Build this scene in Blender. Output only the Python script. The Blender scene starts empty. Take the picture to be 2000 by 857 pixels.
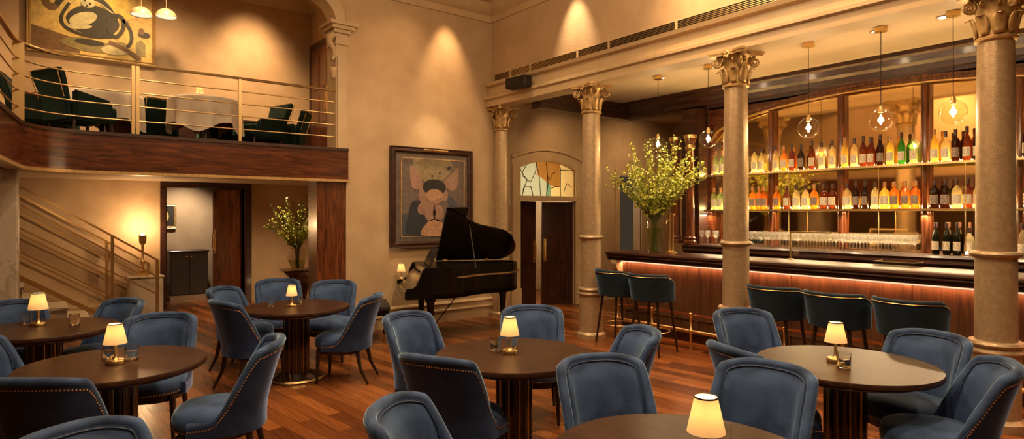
import bpy, bmesh, math, random
from math import sin, cos, pi, radians as R
from mathutils import Vector, Matrix
random.seed(7)
SC = bpy.context.scene
COL = SC.collection

# ------------------------------------------------------------------ camera, world, exposure
YAW = math.atan(940 / 1200)
cam = bpy.data.cameras.new('camera'); cam.sensor_width = 36; cam.lens = 36 * 1200 / 2000
cam.shift_y = -11.5 / 2000; cam.clip_start = 0.05
co = bpy.data.objects.new('camera', cam); COL.objects.link(co)
co.location = (0, 0, 1.72); co.rotation_euler = (pi / 2, 0, -YAW)
SC.camera = co
W = bpy.data.worlds.new('world'); SC.world = W; W.use_nodes = True
W.node_tree.nodes['Background'].inputs[0].default_value = (1, .7, .4, 1)
W.node_tree.nodes['Background'].inputs[1].default_value = 0.02
SC.view_settings.view_transform = 'Standard'; SC.view_settings.look = 'None'
SC.view_settings.gamma = 1; SC.view_settings.exposure = 1.16; SC.view_settings.use_curve_mapping = False
SC.cycles.use_denoising = True; SC.cycles.caustics_reflective = False; SC.cycles.caustics_refractive = False
SC.cycles.max_bounces = 10; SC.cycles.transparent_max_bounces = 24; SC.cycles.sample_clamp_indirect = 4

WARM = (1.0, .62, .30); WARM2 = (1.0, .72, .42)
def lamp(name, kind, loc, power, col=WARM, target=None, radius=.05, angle=60, blend=.6, size=None):
    l = bpy.data.lights.new(name, kind); l.energy = power; l.color = col
    if kind == 'SPOT': l.spot_size = R(angle); l.spot_blend = blend; l.shadow_soft_size = radius
    elif kind == 'POINT': l.shadow_soft_size = radius
    elif kind == 'AREA':
        l.shape = 'RECTANGLE'; l.size, l.size_y = size
    o = bpy.data.objects.new(name, l); COL.objects.link(o); o.location = loc
    if target is not None:
        o.rotation_euler = (Vector(target) - Vector(loc)).to_track_quat('-Z', 'Y').to_euler()
    return o
# unseen fill spots added over the dining floor (soft, wide)
for (x, y, p) in [(1.0, 1.2, 150), (3.4, 1.0, 165), (1.2, 4.2, 150), (3.7, 4.4, 170), (1.4, 7.0, 120), (4.2, 6.6, 150), (-1.5, 4, 90), (4.6, -1.2, 120)]:
    lamp('ceiling_fill_spot', 'SPOT', (x, y, 5.25), p, WARM2, (x, y, 0), .12, 115, .9)
for (x, y, z, p) in [(.8, 2.0, 4.6, 32), (3.2, 1.6, 4.6, 36), (3.6, 4.6, 4.8, 34), (1.4, 5.2, 4.7, 28), (4.9, 3.4, 4.8, 30)]:
    lamp('unseen_fill_point', 'POINT', (x, y, z), p, WARM2, radius=.25)  # added soft fill above the view; there is no chandelier
# wall washers
lamp('wall_washer', 'SPOT', (5.22, 8.03, 5.2), 95, WARM, (5.26, 8.4, 3.4), .05, 52, .9)
lamp('wall_washer', 'SPOT', (4.2, 7.3, 5.2), 25, WARM, (4.6, 8.4, 3.0), .1, 90, 1)
lamp('wall_washer', 'SPOT', (5.78, 6.35, 5.2), 85, WARM2, (6.14, 6.35, 4.0), .04, 50, .9)
lamp('wall_washer', 'SPOT', (5.2, 4.2, 5.2), 120, WARM, (6.14, 3.8, 4.2), .1, 110, 1)
lamp('wall_washer', 'SPOT', (5.2, 2.2, 5.2), 95, WARM, (6.14, 1.8, 4.2), .1, 110, 1)
lamp('mirror_view_fill', 'SPOT', (-1.6, 5.5, 5.2), 240, WARM, (-2.8, 6.2, 3.8), .1, 130, 1)  # these added fill spots brighten the walls reflected in the bar mirrors
lamp('mirror_view_fill', 'SPOT', (-1.2, 7.2, 5.2), 90, WARM, (-1.4, 8.4, 5.0), .1, 130, 1)
lamp('mirror_view_fill', 'SPOT', (-2.2, .5, 5.2), 70, WARM, (-4, .5, 2.8), .1, 130, 1)
# mezzanine
lamp('mezzanine_washer', 'SPOT', (3.2, 11.1, 5.8), 190, WARM, (3.2, 12, 4.1), .25, 70, 1)
lamp('mezzanine_light', 'SPOT', (1.6, 10.4, 5.8), 215, WARM, (1.6, 11.0, 2.6), .15, 130, 1)
lamp('mezzanine_light', 'SPOT', (-.9, 9.6, 5.2), 95, WARM, (-.9, 9.9, 2.6), .15, 130, 1)
lamp('mezzanine_light', 'SPOT', (3.75, 10.2, 5.7), 90, WARM, (4.3, 10.4, 3.6), .1, 110, 1)
# below the mezzanine
lamp('soffit_light', 'SPOT', (.6, 10.9, 2.28), 38, WARM, (.6, 12.2, .4), .08, 140, 1)
lamp('soffit_light', 'SPOT', (2.7, 10.7, 2.28), 60, WARM, (2.7, 11.4, 0), .08, 130, 1)
lamp('soffit_light', 'SPOT', (3.4, 10.7, 2.28), 65, WARM2, (3.55, 11.0, 1), .05, 110, 1)
lamp('passage_light', 'SPOT', (2.5, 13.5, 2.5), 60, (1, .82, .62), (2.45, 14.2, .9), .08, 110, 1)
# bar
for y in (5.6, 4.4, 3.3, 2.3, .8):
    lamp('bar_downlight', 'SPOT', (7.3, y, 3.6), 60, WARM2, (7.2, y, 1), .05, 110, .9)
for y in (7.6, 8.0):
    lamp('bar_passage_light', 'SPOT', (7.3 if y > 7.8 else 9.4, y - .4, 3.6), 34, WARM, (8.0 if y > 7.8 else 9.7, 8.5, 2), .08, 120, 1)
lamp('bar_under_glow', 'AREA', (6.93, 2.55, 1.0), 18, (1, .42, .20), (7.0, 2.55, 0), size=(7.6, .05))
for z in (1.78, 2.32): lamp('shelf_glow', 'AREA', (8.53, 3.0, z + .02), 45, (1, .62, .22), (8.40, 3.0, z + .16), size=(5.8, .03))
lamp('shelf_glow', 'AREA', (8.5, 3.3, 1.74), 12, WARM2, (8.4, 3.3, 1.2), size=(5.0, .05))

# ------------------------------------------------------------------ materials
def mat(name, col, rough=.5, metal=0, **k):
    m = bpy.data.materials.new(name); m.use_nodes = True; nt = m.node_tree
    b = nt.nodes['Principled BSDF']
    b.inputs['Base Color'].default_value = (*col, 1); b.inputs['Roughness'].default_value = rough; b.inputs['Metallic'].default_value = metal
    for key, v in k.items():
        b.inputs[key.replace('_', ' ')].default_value = v
    return m
def ramp(nt, stops):
    r = nt.nodes.new('ShaderNodeValToRGB'); e = r.color_ramp.elements
    e[0].position, e[0].color = stops[0][0], (*stops[0][1], 1); e[1].position, e[1].color = stops[-1][0], (*stops[-1][1], 1)
    for p, c in stops[1:-1]:
        q = e.new(p); q.color = (*c, 1)
    return r
def coords(nt, scale=(1, 1, 1), rot=(0, 0, 0)):
    t = nt.nodes.new('ShaderNodeTexCoord'); mp = nt.nodes.new('ShaderNodeMapping')
    mp.inputs['Scale'].default_value = scale; mp.inputs['Rotation'].default_value = rot
    nt.links.new(t.outputs['Object'], mp.inputs['Vector']); return mp
def noisy(name, stops, scale=4, rough=.6, detail=6, stretch=(1, 1, 1), bump=0, metal=0, dist=.0, bscale=None, rot=(0, 0, 0), **k):
    m = mat(name, stops[0][1], rough, metal, **k); nt = m.node_tree; b = nt.nodes['Principled BSDF']
    mp = coords(nt, stretch, rot); n = nt.nodes.new('ShaderNodeTexNoise')
    n.inputs['Scale'].default_value = scale; n.inputs['Detail'].default_value = detail; n.inputs['Distortion'].default_value = dist
    nt.links.new(mp.outputs[0], n.inputs['Vector']); r = ramp(nt, stops)
    nt.links.new(n.outputs['Fac'], r.inputs[0]); nt.links.new(r.outputs[0], b.inputs['Base Color'])
    if bump:
        n2 = nt.nodes.new('ShaderNodeTexNoise'); n2.inputs['Scale'].default_value = bscale or scale * 6; n2.inputs['Detail'].default_value = 8
        nt.links.new(mp.outputs[0], n2.inputs['Vector'])
        bp = nt.nodes.new('ShaderNodeBump'); bp.inputs['Strength'].default_value = bump; bp.inputs['Distance'].default_value = .01
        nt.links.new(n2.outputs['Fac'], bp.inputs['Height']); nt.links.new(bp.outputs[0], b.inputs['Normal'])
    return m
M = {}
M['wall'] = noisy('cream_plaster', [(.3, (.44, .30, .17)), (.7, (.52, .37, .22))], 3, .7, bump=.35, bscale=60)
M['trimp'] = noisy('cream_paint', [(.3, (.48, .345, .195)), (.7, (.54, .395, .23))], 4, .42)
M['ceil'] = noisy('ceiling_paint', [(.3, (.48, .36, .23)), (.7, (.54, .41, .27))], 3, .6)
M['marble'] = noisy('veined_marble', [(.40, (.46, .38, .29)), (.49, (.34, .27, .20)), (.53, (.48, .40, .31)), (.75, (.40, .33, .25))], 2.2, .25, dist=1.2, detail=10)
M['column'] = noisy('gilded_column_plaster', [(.3, (.40, .285, .165)), (.55, (.46, .335, .20)), (.75, (.52, .385, .24))], 22, .38, metal=.45, bump=.2, bscale=70, detail=10)
M['gilt'] = noisy('gilded_plaster', [(.3, (.42, .26, .10)), (.7, (.62, .42, .18))], 20, .36, metal=.5, bump=.2)
M['brass'] = mat('brass', (.86, .61, .27), .30, 1)
M['brassd'] = mat('aged_brass', (.58, .40, .18), .36, 1)
M['copper'] = mat('copper', (.80, .33, .17), .25, 1)
def wood(name, a, b_, c, rough=.25, stretch=(8, 8, .7), rot=(0, 0, 0), coat=.4):
    return noisy(name, [(.3, a), (.5, b_), (.72, c)], 3.2, rough, 8, stretch, .0, 0, 1.2, rot=rot, Coat_Weight=coat, Coat_Roughness=.12)
M['mahog'] = wood('mahogany_upright', (.035, .010, .004), (.11, .030, .009), (.20, .062, .018))
M['mahogh'] = wood('mahogany_long', (.03, .008, .004), (.085, .022, .008), (.16, .045, .014), stretch=(.8, .8, 9))
M['mahogd'] = wood('dark_mahogany', (.012, .004, .003), (.035, .010, .005), (.07, .020, .008), stretch=(.9, .9, 8), rough=.4, coat=.08)
M['mahogv'] = wood('dark_mahogany_upright', (.014, .005, .003), (.040, .013, .006), (.075, .024, .010), rough=.3)
M['barfront'] = wood('bar_front_mahogany', (.040, .017, .008), (.070, .030, .013), (.105, .046, .020), stretch=(6, 6, .6), rough=.35)
M['table'] = wood('walnut_table', (.018, .007, .0035), (.032, .012, .006), (.050, .020, .010), stretch=(1, 6, 6), rough=.33, coat=.0)
M['table'].node_tree.nodes['Principled BSDF'].inputs['Specular IOR Level'].default_value = .25
M['tablebase'] = wood('table_base_wood', (.012, .004, .003), (.03, .010, .005), (.06, .018, .008), stretch=(8, 8, .7), rough=.25)
M['black'] = mat('black_lacquer', (.004, .003, .003), .22, 0, Specular_IOR_Level=.4)
M['blackm'] = mat('matte_black', (.012, .010, .009), .55)
M['leg'] = mat('dark_chair_leg', (.022, .010, .006), .3)
def velvet(name, a, b_, tint, sc=9):
    m = noisy(name, [(.32, a), (.68, b_)], sc, .75, 7, bump=.12, bscale=220, dist=.6, Sheen_Weight=1.0, Sheen_Roughness=.32, Specular_IOR_Level=.25)
    m.node_tree.nodes['Principled BSDF'].inputs['Sheen Tint'].default_value = (*tint, 1); return m
M['velvet'] = velvet('navy_velvet', (.006, .015, .048), (.048, .092, .212), (.55, .78, 1.0), 4.5)
M['velveto'] = velvet('navy_velvet_back', (.009, .018, .058), (.017, .034, .092), (.40, .54, .95))
M['teal'] = velvet('dark_teal_leather', (.005, .014, .024), (.010, .022, .036), (.16, .26, .42))
M['green'] = velvet('bottle_green_velvet', (.002, .012, .010), (.004, .020, .016), (.05, .18, .14))
M['pipe'] = mat('dark_piping', (.02, .04, .09), .45)
M['cloth'] = noisy('white_linen', [(.3, (.66, .58, .48)), (.7, (.74, .66, .55))], 5, .85)
M['stone'] = mat('pale_stone', (.5, .43, .33), .4)
M['mirror'] = mat('antique_mirror', (.80, .60, .34), .045, 1)
M['petal'] = mat('dark_metal', (.03, .025, .02), .4, .8)
M['kickplate'] = mat('steel_kickplate', (.6, .52, .44), .3, 1)
M['cabinet'] = noisy('dark_grey_lacquer', [(.3, (.045, .035, .030)), (.7, (.06, .048, .040))], 3, .45)
def emis(name, col, s):
    m = bpy.data.materials.new(name); m.use_nodes = True; nt = m.node_tree; nt.nodes.clear()
    o = nt.nodes.new('ShaderNodeOutputMaterial'); e = nt.nodes.new('ShaderNodeEmission')
    e.inputs[0].default_value = (*col, 1); e.inputs[1].default_value = s; nt.links.new(e.outputs[0], o.inputs[0]); return m
M['bulb'] = emis('glowing_filament', (1, .74, .40), 12)
M['led'] = emis('led_strip', (1, .48, .28), .75)
M['down'] = emis('downlight_lens', (1, .85, .6), 2.2)
M['domein'] = emis('lit_dome_inside', (1, .85, .55), .5)
def shade_mat():
    m = bpy.data.materials.new('lit_lamp_shade'); m.use_nodes = True; nt = m.node_tree; nt.nodes.clear()
    o = nt.nodes.new('ShaderNodeOutputMaterial'); t = nt.nodes.new('ShaderNodeBsdfTranslucent'); t.inputs[0].default_value = (.9, .72, .42, 1)
    d = nt.nodes.new('ShaderNodeBsdfDiffuse'); d.inputs[0].default_value = (.8, .68, .5, 1)
    mx = nt.nodes.new('ShaderNodeMixShader'); mx.inputs[0].default_value = .45
    e = nt.nodes.new('ShaderNodeEmission'); e.inputs[0].default_value = (1, .66, .34, 1); e.inputs[1].default_value = .07
    a = nt.nodes.new('ShaderNodeAddShader')
    nt.links.new(t.outputs[0], mx.inputs[1]); nt.links.new(d.outputs[0], mx.inputs[2]); nt.links.new(mx.outputs[0], a.inputs[0]); nt.links.new(e.outputs[0], a.inputs[1]); nt.links.new(a.outputs[0], o.inputs[0])
    return m
M['shade'] = shade_mat()
def glassy(name, tint=(1, 1, 1), rough=.02, body=.0, bodycol=(1, 1, 1), ior=1.45):
    # thin-walled glass: tinted see-through + fresnel gloss (+ cloudy body)
    m = bpy.data.materials.new(name); m.use_nodes = True; nt = m.node_tree; nt.nodes.clear()
    o = nt.nodes.new('ShaderNodeOutputMaterial'); t = nt.nodes.new('ShaderNodeBsdfTransparent'); t.inputs[0].default_value = (*tint, 1)
    g = nt.nodes.new('ShaderNodeBsdfGlossy'); g.inputs['Roughness'].default_value = rough
    lw = nt.nodes.new('ShaderNodeLayerWeight'); lw.inputs[0].default_value = .5
    pw = nt.nodes.new('ShaderNodeMath'); pw.operation = 'POWER'; pw.inputs[1].default_value = 3.2; nt.links.new(lw.outputs['Facing'], pw.inputs[0])
    f = nt.nodes.new('ShaderNodeMath'); f.operation = 'MULTIPLY_ADD'; f.inputs[1].default_value = .55; f.inputs[2].default_value = ((ior - 1) / (ior + 1)) ** 2; nt.links.new(pw.outputs[0], f.inputs[0]); mx = nt.nodes.new('ShaderNodeMixShader')
    base = t
    if body:
        d = nt.nodes.new('ShaderNodeBsdfTranslucent'); d.inputs[0].default_value = (*bodycol, 1)
        m2 = nt.nodes.new('ShaderNodeMixShader'); m2.inputs[0].default_value = body
        nt.links.new(t.outputs[0], m2.inputs[1]); nt.links.new(d.outputs[0], m2.inputs[2]); base = m2
    nt.links.new(f.outputs[0], mx.inputs[0]); nt.links.new(base.outputs[0], mx.inputs[1]); nt.links.new(g.outputs[0], mx.inputs[2]); nt.links.new(mx.outputs[0], o.inputs[0]); return m
M['glass'] = glassy('clear_glass', (.95, .94, .90), ior=1.6)
M['globe'] = glassy('clear_globe_glass', (.95, .92, .86), ior=1.5)
M['shelfglass'] = glassy('shelf_glass', (.55, .62, .48), ior=1.6, body=.1, bodycol=(.5, .6, .4))
def realglass(name, col=(1, 1, 1), ior=1.45):
    m = bpy.data.materials.new(name); m.use_nodes = True; nt = m.node_tree; nt.nodes.clear()
    o = nt.nodes.new('ShaderNodeOutputMaterial'); g = nt.nodes.new('ShaderNodeBsdfGlass'); g.inputs['Color'].default_value = (*col, 1); g.inputs['Roughness'].default_value = .01; g.inputs['IOR'].default_value = ior
    nt.links.new(g.outputs[0], o.inputs[0]); return m
M['rglass'] = realglass('solid_clear_glass', (.98, .97, .95))
M['wglass'] = glassy('stemware_glass', (.97, .96, .93), ior=2.1, body=.05, bodycol=(1, .95, .85))
M['water'] = glassy('water', (.93, .93, .9), ior=1.33)
BT = {'c': ((.88, .82, .64), (.80, .66, .40), .16), 'a': ((.74, .42, .13), (.75, .34, .07), .32), 'r': ((.36, .16, .08), (.24, .08, .035), .28),
      'd': ((.14, .06, .04), (.08, .03, .02), .3), 'g': ((.16, .38, .12), (.08, .28, .06), .3), 'y': ((.82, .70, .32), (.80, .58, .18), .3), 't': ((.62, .72, .48), (.45, .5, .3), .2),
      'w': ((.09, .09, .05), (.04, .05, .03), .3)}
for k, (tt, bc, am) in BT.items(): M['bt' + k] = glassy('bottle_glass_' + k, tt, .03, am, bc)
BN = {'c': 'clear', 'a': 'amber', 'r': 'reddish brown', 'd': 'dark brown', 'g': 'bright green', 'y': 'pale yellow', 't': 'light green', 'w': 'near-black green'}
M['paper'] = noisy('printed_label', [(.42, (.62, .52, .38)), (.5, (.70, .62, .48)), (.60, (.30, .22, .16))], 110, .6)
M['paperd'] = noisy('dark_printed_label', [(.42, (.16, .11, .09)), (.56, (.22, .16, .13)), (.62, (.5, .4, .28))], 120, .6)
M['cap'] = mat('bottle_cap', (.05, .02, .015), .4)
M['caps'] = mat('cork_cap', (.42, .20, .08), .5)
M['leaf'] = noisy('yellow_green_leaf', [(.35, (.20, .27, .02)), (.65, (.66, .62, .09))], 6, .5, Subsurface_Weight=.0)
M['stem'] = mat('green_stem', (.10, .13, .03), .6)
def floor_mat():
    m = mat('plank_floor', (.1, .03, .01), .28, 0, Coat_Weight=.12, Coat_Roughness=.2, Specular_IOR_Level=.25); nt = m.node_tree; b = nt.nodes['Principled BSDF']
    mp = coords(nt, (1, 1, 1), (0, 0, R(83)))
    br = nt.nodes.new('ShaderNodeTexBrick'); br.inputs['Scale'].default_value = 1
    br.inputs['Brick Width'].default_value = 1.1; br.inputs['Row Height'].default_value = .13; br.inputs['Mortar Size'].default_value = .0025
    br.inputs['Color1'].default_value = (.0, .0, .0, 1); br.inputs['Color2'].default_value = (1, 1, 1, 1); br.inputs['Mortar'].default_value = (0, 0, 0, 1); br.offset = .37
    nt.links.new(mp.outputs[0], br.inputs['Vector'])
    r = ramp(nt, [(0, (.070, .020, .005)), (.5, (.155, .048, .011)), (1, (.25, .084, .021))]); nt.links.new(br.outputs['Color'], r.inputs[0])
    mp2 = coords(nt, (30, .45, 1), (0, 0, R(-7))); n = nt.nodes.new('ShaderNodeTexNoise'); n.inputs['Scale'].default_value = 3; n.inputs['Detail'].default_value = 8; n.inputs['Distortion'].default_value = .15
    nt.links.new(mp2.outputs[0], n.inputs['Vector']); r2 = ramp(nt, [(.3, (.72, .68, .66)), (.7, (1.25, 1.22, 1.2))]); nt.links.new(n.outputs['Fac'], r2.inputs[0])
    mu = nt.nodes.new('ShaderNodeMix'); mu.data_type = 'RGBA'; mu.blend_type = 'MULTIPLY'; mu.inputs[0].default_value = 1
    nt.links.new(r.outputs[0], mu.inputs[6]); nt.links.new(r2.outputs[0], mu.inputs[7])
    mo = nt.nodes.new('ShaderNodeMix'); mo.data_type = 'RGBA'; nt.links.new(br.outputs['Fac'], mo.inputs[0])
    nt.links.new(mu.outputs[2], mo.inputs[6]); mo.inputs[7].default_value = (.015, .005, .003, 1); nt.links.new(mo.outputs[2], b.inputs['Base Color'])
    r3 = ramp(nt, [(.3, (.24, .24, .24)), (.7, (.36, .36, .36))]); nt.links.new(n.outputs['Fac'], r3.inputs[0]); nt.links.new(r3.outputs[0], b.inputs['Roughness'])
    bp = nt.nodes.new('ShaderNodeBump'); bp.inputs['Strength'].default_value = .25; bp.inputs['Distance'].default_value = .003; bp.invert = True
    nt.links.new(br.outputs['Fac'], bp.inputs['Height']); nt.links.new(bp.outputs[0], b.inputs['Normal'])
    return m
M['floor'] = floor_mat()
def flat(name, col, rough=.5): return noisy(name, [(.3, tuple(c * .75 for c in col)), (.7, tuple(min(1, c * 1.2) for c in col))], 14, rough, 8)

# ------------------------------------------------------------------ mesh helpers
def link(o): COL.objects.link(o); return o
def tag(o, label=None, cat=None, group=None, kind=None):
    if label: o['label'] = label
    if cat: o['category'] = cat
    if group: o['group'] = group
    if kind: o['kind'] = kind
    return o
def thing(name, label, cat, loc=(0, 0, 0), rz=0, group=None):
    o = bpy.data.objects.new(name, None); o.empty_display_size = .1; link(o); o.location = loc; o.rotation_euler = (0, 0, rz)
    return tag(o, label, cat, group)
def obj(name, bm, m, parent=None, smooth=None):
    me = bpy.data.meshes.new(name); bmesh.ops.recalc_face_normals(bm, faces=bm.faces[:])
    bm.to_mesh(me); bm.free()
    for mm in (m if isinstance(m, (list, tuple)) else [m]): me.materials.append(M[mm] if isinstance(mm, str) else mm)
    if smooth:
        me.polygons.foreach_set('use_smooth', [True] * len(me.polygons))
        try: me.set_sharp_from_angle(angle=R(smooth if smooth is not True else 40))
        except Exception: pass
    o = link(bpy.data.objects.new(name, me))
    if parent: o.parent = parent
    return o
def struct(name, bm, m, **k):
    o = obj(name, bm, m, **k); o['kind'] = 'structure'; return o
def NB(): return bmesh.new()
def box(bm, x0, x1, y0, y1, z0, z1, mi=0, mtx=None):
    vs = [bm.verts.new((x, y, z)) for z in (z0, z1) for y in (y0, y1) for x in (x0, x1)]
    if mtx is not None:
        for v in vs: v.co = mtx @ v.co
    fs = [(0, 1, 3, 2), (4, 6, 7, 5), (0, 4, 5, 1), (1, 5, 7, 3), (3, 7, 6, 2), (2, 6, 4, 0)]
    for f in fs:
        q = bm.faces.new([vs[i] for i in f]); q.material_index = mi
    return bm
def bbox(x0, x1, y0, y1, z0, z1, b=.01, seg=2):
    bm = NB(); box(bm, x0, x1, y0, y1, z0, z1)
    bmesh.ops.bevel(bm, geom=bm.edges[:], offset=b, segments=seg, affect='EDGES', profile=.5); return bm
def lathe(bm, prof, n=24, c=(0, 0, 0), mi=0, axis='Z'):
    rings = []
    for r, z in prof:
        if r < 1e-5: rings.append([bm.verts.new((c[0], c[1], c[2] + z))])
        else: rings.append([bm.verts.new((c[0] + r * cos(2 * pi * i / n), c[1] + r * sin(2 * pi * i / n), c[2] + z)) for i in range(n)])
    for a, b in zip(rings, rings[1:]):
        if len(a) == 1 and len(b) == 1: continue
        for i in range(n):
            j = (i + 1) % n
            if len(a) == 1: f = bm.faces.new((a[0], b[i], b[j]))
            elif len(b) == 1: f = bm.faces.new((a[i], a[j], b[0]))
            else: f = bm.faces.new((a[i], a[j], b[j], b[i]))
            f.material_index = mi
    return bm
def tube(bm, pts, r, n=8, mi=0, cap=True):
    pts = [Vector(p) for p in pts]; rings = []; up = None
    rr = r if isinstance(r, (list, tuple)) else [r] * len(pts)
    for i, p in enumerate(pts):
        t = (pts[min(i + 1, len(pts) - 1)] - pts[max(i - 1, 0)]).normalized()
        if up is None: up = Vector((0, 0, 1)) if abs(t.z) < .9 else Vector((1, 0, 0))
        u = t.cross(up).normalized(); w = u.cross(t).normalized(); up = w
        rings.append([bm.verts.new(p + (u * cos(2 * pi * k / n) + w * sin(2 * pi * k / n)) * rr[i]) for k in range(n)])
    for a, b in zip(rings, rings[1:]):
        for k in range(n):
            f = bm.faces.new((a[k], a[(k + 1) % n], b[(k + 1) % n], b[k])); f.material_index = mi
    if cap:
        for q in (rings[0], rings[-1]):
            f = bm.faces.new(q); f.material_index = mi
    return bm
def bar(bm, a, b, w, h, mi=0):
    a, b = Vector(a), Vector(b); t = (b - a).normalized(); up = Vector((0, 0, 1)) if abs(t.z) < .95 else Vector((1, 0, 0))
    u = t.cross(up).normalized() * w / 2; v = u.cross(t).normalized() * h / 2
    A = [bm.verts.new(p + s * u + q * v) for p in (a, b) for s, q in ((-1, -1), (1, -1), (1, 1), (-1, 1))]
    for f in ((0, 1, 2, 3), (4, 5, 6, 7), (0, 1, 5, 4), (1, 2, 6, 5), (2, 3, 7, 6), (3, 0, 4, 7)):
        bm.faces.new([A[i] for i in f]).material_index = mi
    return bm
def prism(bm, poly, z0, z1, mi=0, plane='XY'):
    def P(a, b, c): return {'XY': (a, b, c), 'XZ': (a, c, b), 'YZ': (c, a, b)}[plane]
    lo = [bm.verts.new(P(x, y, z0)) for x, y in poly]; hi = [bm.verts.new(P(x, y, z1)) for x, y in poly]; n = len(poly)
    fs = [bm.faces.new(lo), bm.faces.new(hi)] + [bm.faces.new((lo[i], lo[(i + 1) % n], hi[(i + 1) % n], hi[i])) for i in range(n)]
    for f in fs: f.material_index = mi
    return bm
def sweep(bm, path, prof, closed=False, mi=0):
    """path: list of (x,y) ; prof: closed list of (o,z), o = offset to the left of the path direction"""
    P = [Vector((p[0], p[1])) for p in path]; n = len(P); rings = []
    for i in range(n):
        d1 = (P[i] - P[i - 1]).normalized() if i > 0 or closed else None
        d2 = (P[(i + 1) % n] - P[i]).normalized() if i < n - 1 or closed else None
        d1 = d1 or d2; d2 = d2 or d1
        n1, n2 = Vector((-d1.y, d1.x)), Vector((-d2.y, d2.x)); m = (n1 + n2).normalized(); k = 1 / max(.3, m.dot(n1))
        rings.append([bm.verts.new((P[i].x + m.x * o * k, P[i].y + m.y * o * k, z)) for o, z in prof])
    L = len(prof)
    for i in range(n if closed else n - 1):
        a, b = rings[i], rings[(i + 1) % n]
        for k in range(L): bm.faces.new((a[k], a[(k + 1) % L], b[(k + 1) % L], b[k])).material_index = mi
    if not closed:
        bm.faces.new(rings[0]).material_index = mi; bm.faces.new(rings[-1]).material_index = mi
    return bm
def dome(bm, c, nrm, r, mi=0):
    nrm = Vector(nrm).normalized(); u = nrm.orthogonal().normalized(); w = nrm.cross(u); c = Vector(c)
    ring = [bm.verts.new(c + (u * cos(k * pi / 3) + w * sin(k * pi / 3)) * r) for k in range(6)]; top = bm.verts.new(c + nrm * r * .7)
    for k in range(6): bm.faces.new((ring[k], ring[(k + 1) % 6], top)).material_index = mi
def kids(o): return [c for c in bpy.data.objects if c.parent == o]
KC = {}
def copy_tree(o, parent=None, label=None, group=None, loc=None, rz=None, scale=None):
    if o.name not in KC: KC[o.name] = kids(o)
    c = o.copy(); link(c); c.parent = parent
    if parent is None:
        if label: c['label'] = label
        if group: c['group'] = group
        if loc is not None: c.location = loc
        if rz is not None: c.rotation_euler = (0, 0, rz)
        if scale is not None: c.scale = (scale,) * 3
    for ch in KC[o.name]: copy_tree(ch, c)
    return c

# ------------------------------------------------------------------ room shell
WX = 6.14; WY = 8.4; CZ = 5.35
struct('floor', box(NB(), -4, 11.2, -4, 15, -.1, 0), 'floor')
bm = NB(); box(bm, -4, WX, -4, WY + .3, CZ, CZ + .1); struct('ceiling', bm, 'ceil')
bm = NB(); box(bm, -4, 4.6, WY + .3, 12.3, 5.98, 6.08); struct('ceiling_mezzanine', bm, 'ceil')
bm = NB(); box(bm, -4, 5.0, 8.76, 12.8, 2.30, 2.40); struct('ceiling_lower', bm, 'ceil')
bm = NB(); box(bm, 1.2, 4.6, 12.8, 15, 2.7, 2.8); struct('ceiling_passage', bm, 'ceil')
# bar ceiling, with a shallow cove step
bm = NB(); box(bm, WX + .2, 11.2, -4, 8.7, 3.67, 3.8); struct('ceiling_bar', bm, 'ceil')
struct('wall_left', box(NB(), -4.1, -4, -4, 15, 0, 6.2), 'wall')
struct('wall_rear', box(NB(), -4, 11.2, -4.1, -4, 0, 6), 'wall')
struct('wall_bar_end', box(NB(), 11.2, 11.3, -4, 8.7, 0, 3.8), 'wall')
struct('wall_bar_back', box(NB(), 8.64, 8.74, -4, 6.1, 0, 3.67), 'wall')
# upper right wall, above the colonnade
struct('wall_right', box(NB(), WX, WX + .25, -4, WY + .3, 3.86, CZ), 'wall')
# back wall with the tall mezzanine opening
bm = NB(); box(bm, 3.56, WX + .25, WY, WY + .3, 0, CZ)
box(bm, -4, 3.56, WY, WY + .3, 4.95, CZ)
struct('wall_back', bm, 'wall')
# mezzanine walls
struct('wall_mezzanine_back', box(NB(), -4, 4.6, 12, 12.1, 2.62, 6.0), 'wall')
bm = NB(); box(bm, 4.36, 4.6, WY + .3, 12, 2.62, 6.0); struct('wall_mezzanine_side', bm, 'wall')
struct('wall_mezzanine_pier', box(NB(), -1.4, -.14, 11.3, 12, 2.62, 6.0), 'wall')
struct('wall_left_mezzanine', box(NB(), -2.9, -2.8, -4, 12, 2.62, CZ), 'wall')
# lower back wall with door opening X 1.93-3.27, Z < 2.2
bm = NB(); box(bm, -4, 1.93, 12.6, 12.8, 0, 2.32); box(bm, 3.27, 5.0, 12.6, 12.8, 0, 2.32); box(bm, 1.93, 3.27, 12.6, 12.8, 2.2, 2.32)
struct('wall_under_mezzanine', bm, 'wall')
struct('wall_under_side', box(NB(), 4.75, 4.85, WY + .3, 12.6, 0, 2.32), 'wall')
bm = NB(); box(bm, 1.2, 4.7, 14.3, 14.4, 0, 2.8); box(bm, 1.1, 1.2, 12.8, 14.4, 0, 2.8); box(bm, 4.6, 4.7, 12.8, 14.4, 0, 2.8)
struct('wall_passage', bm, 'wall')
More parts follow.
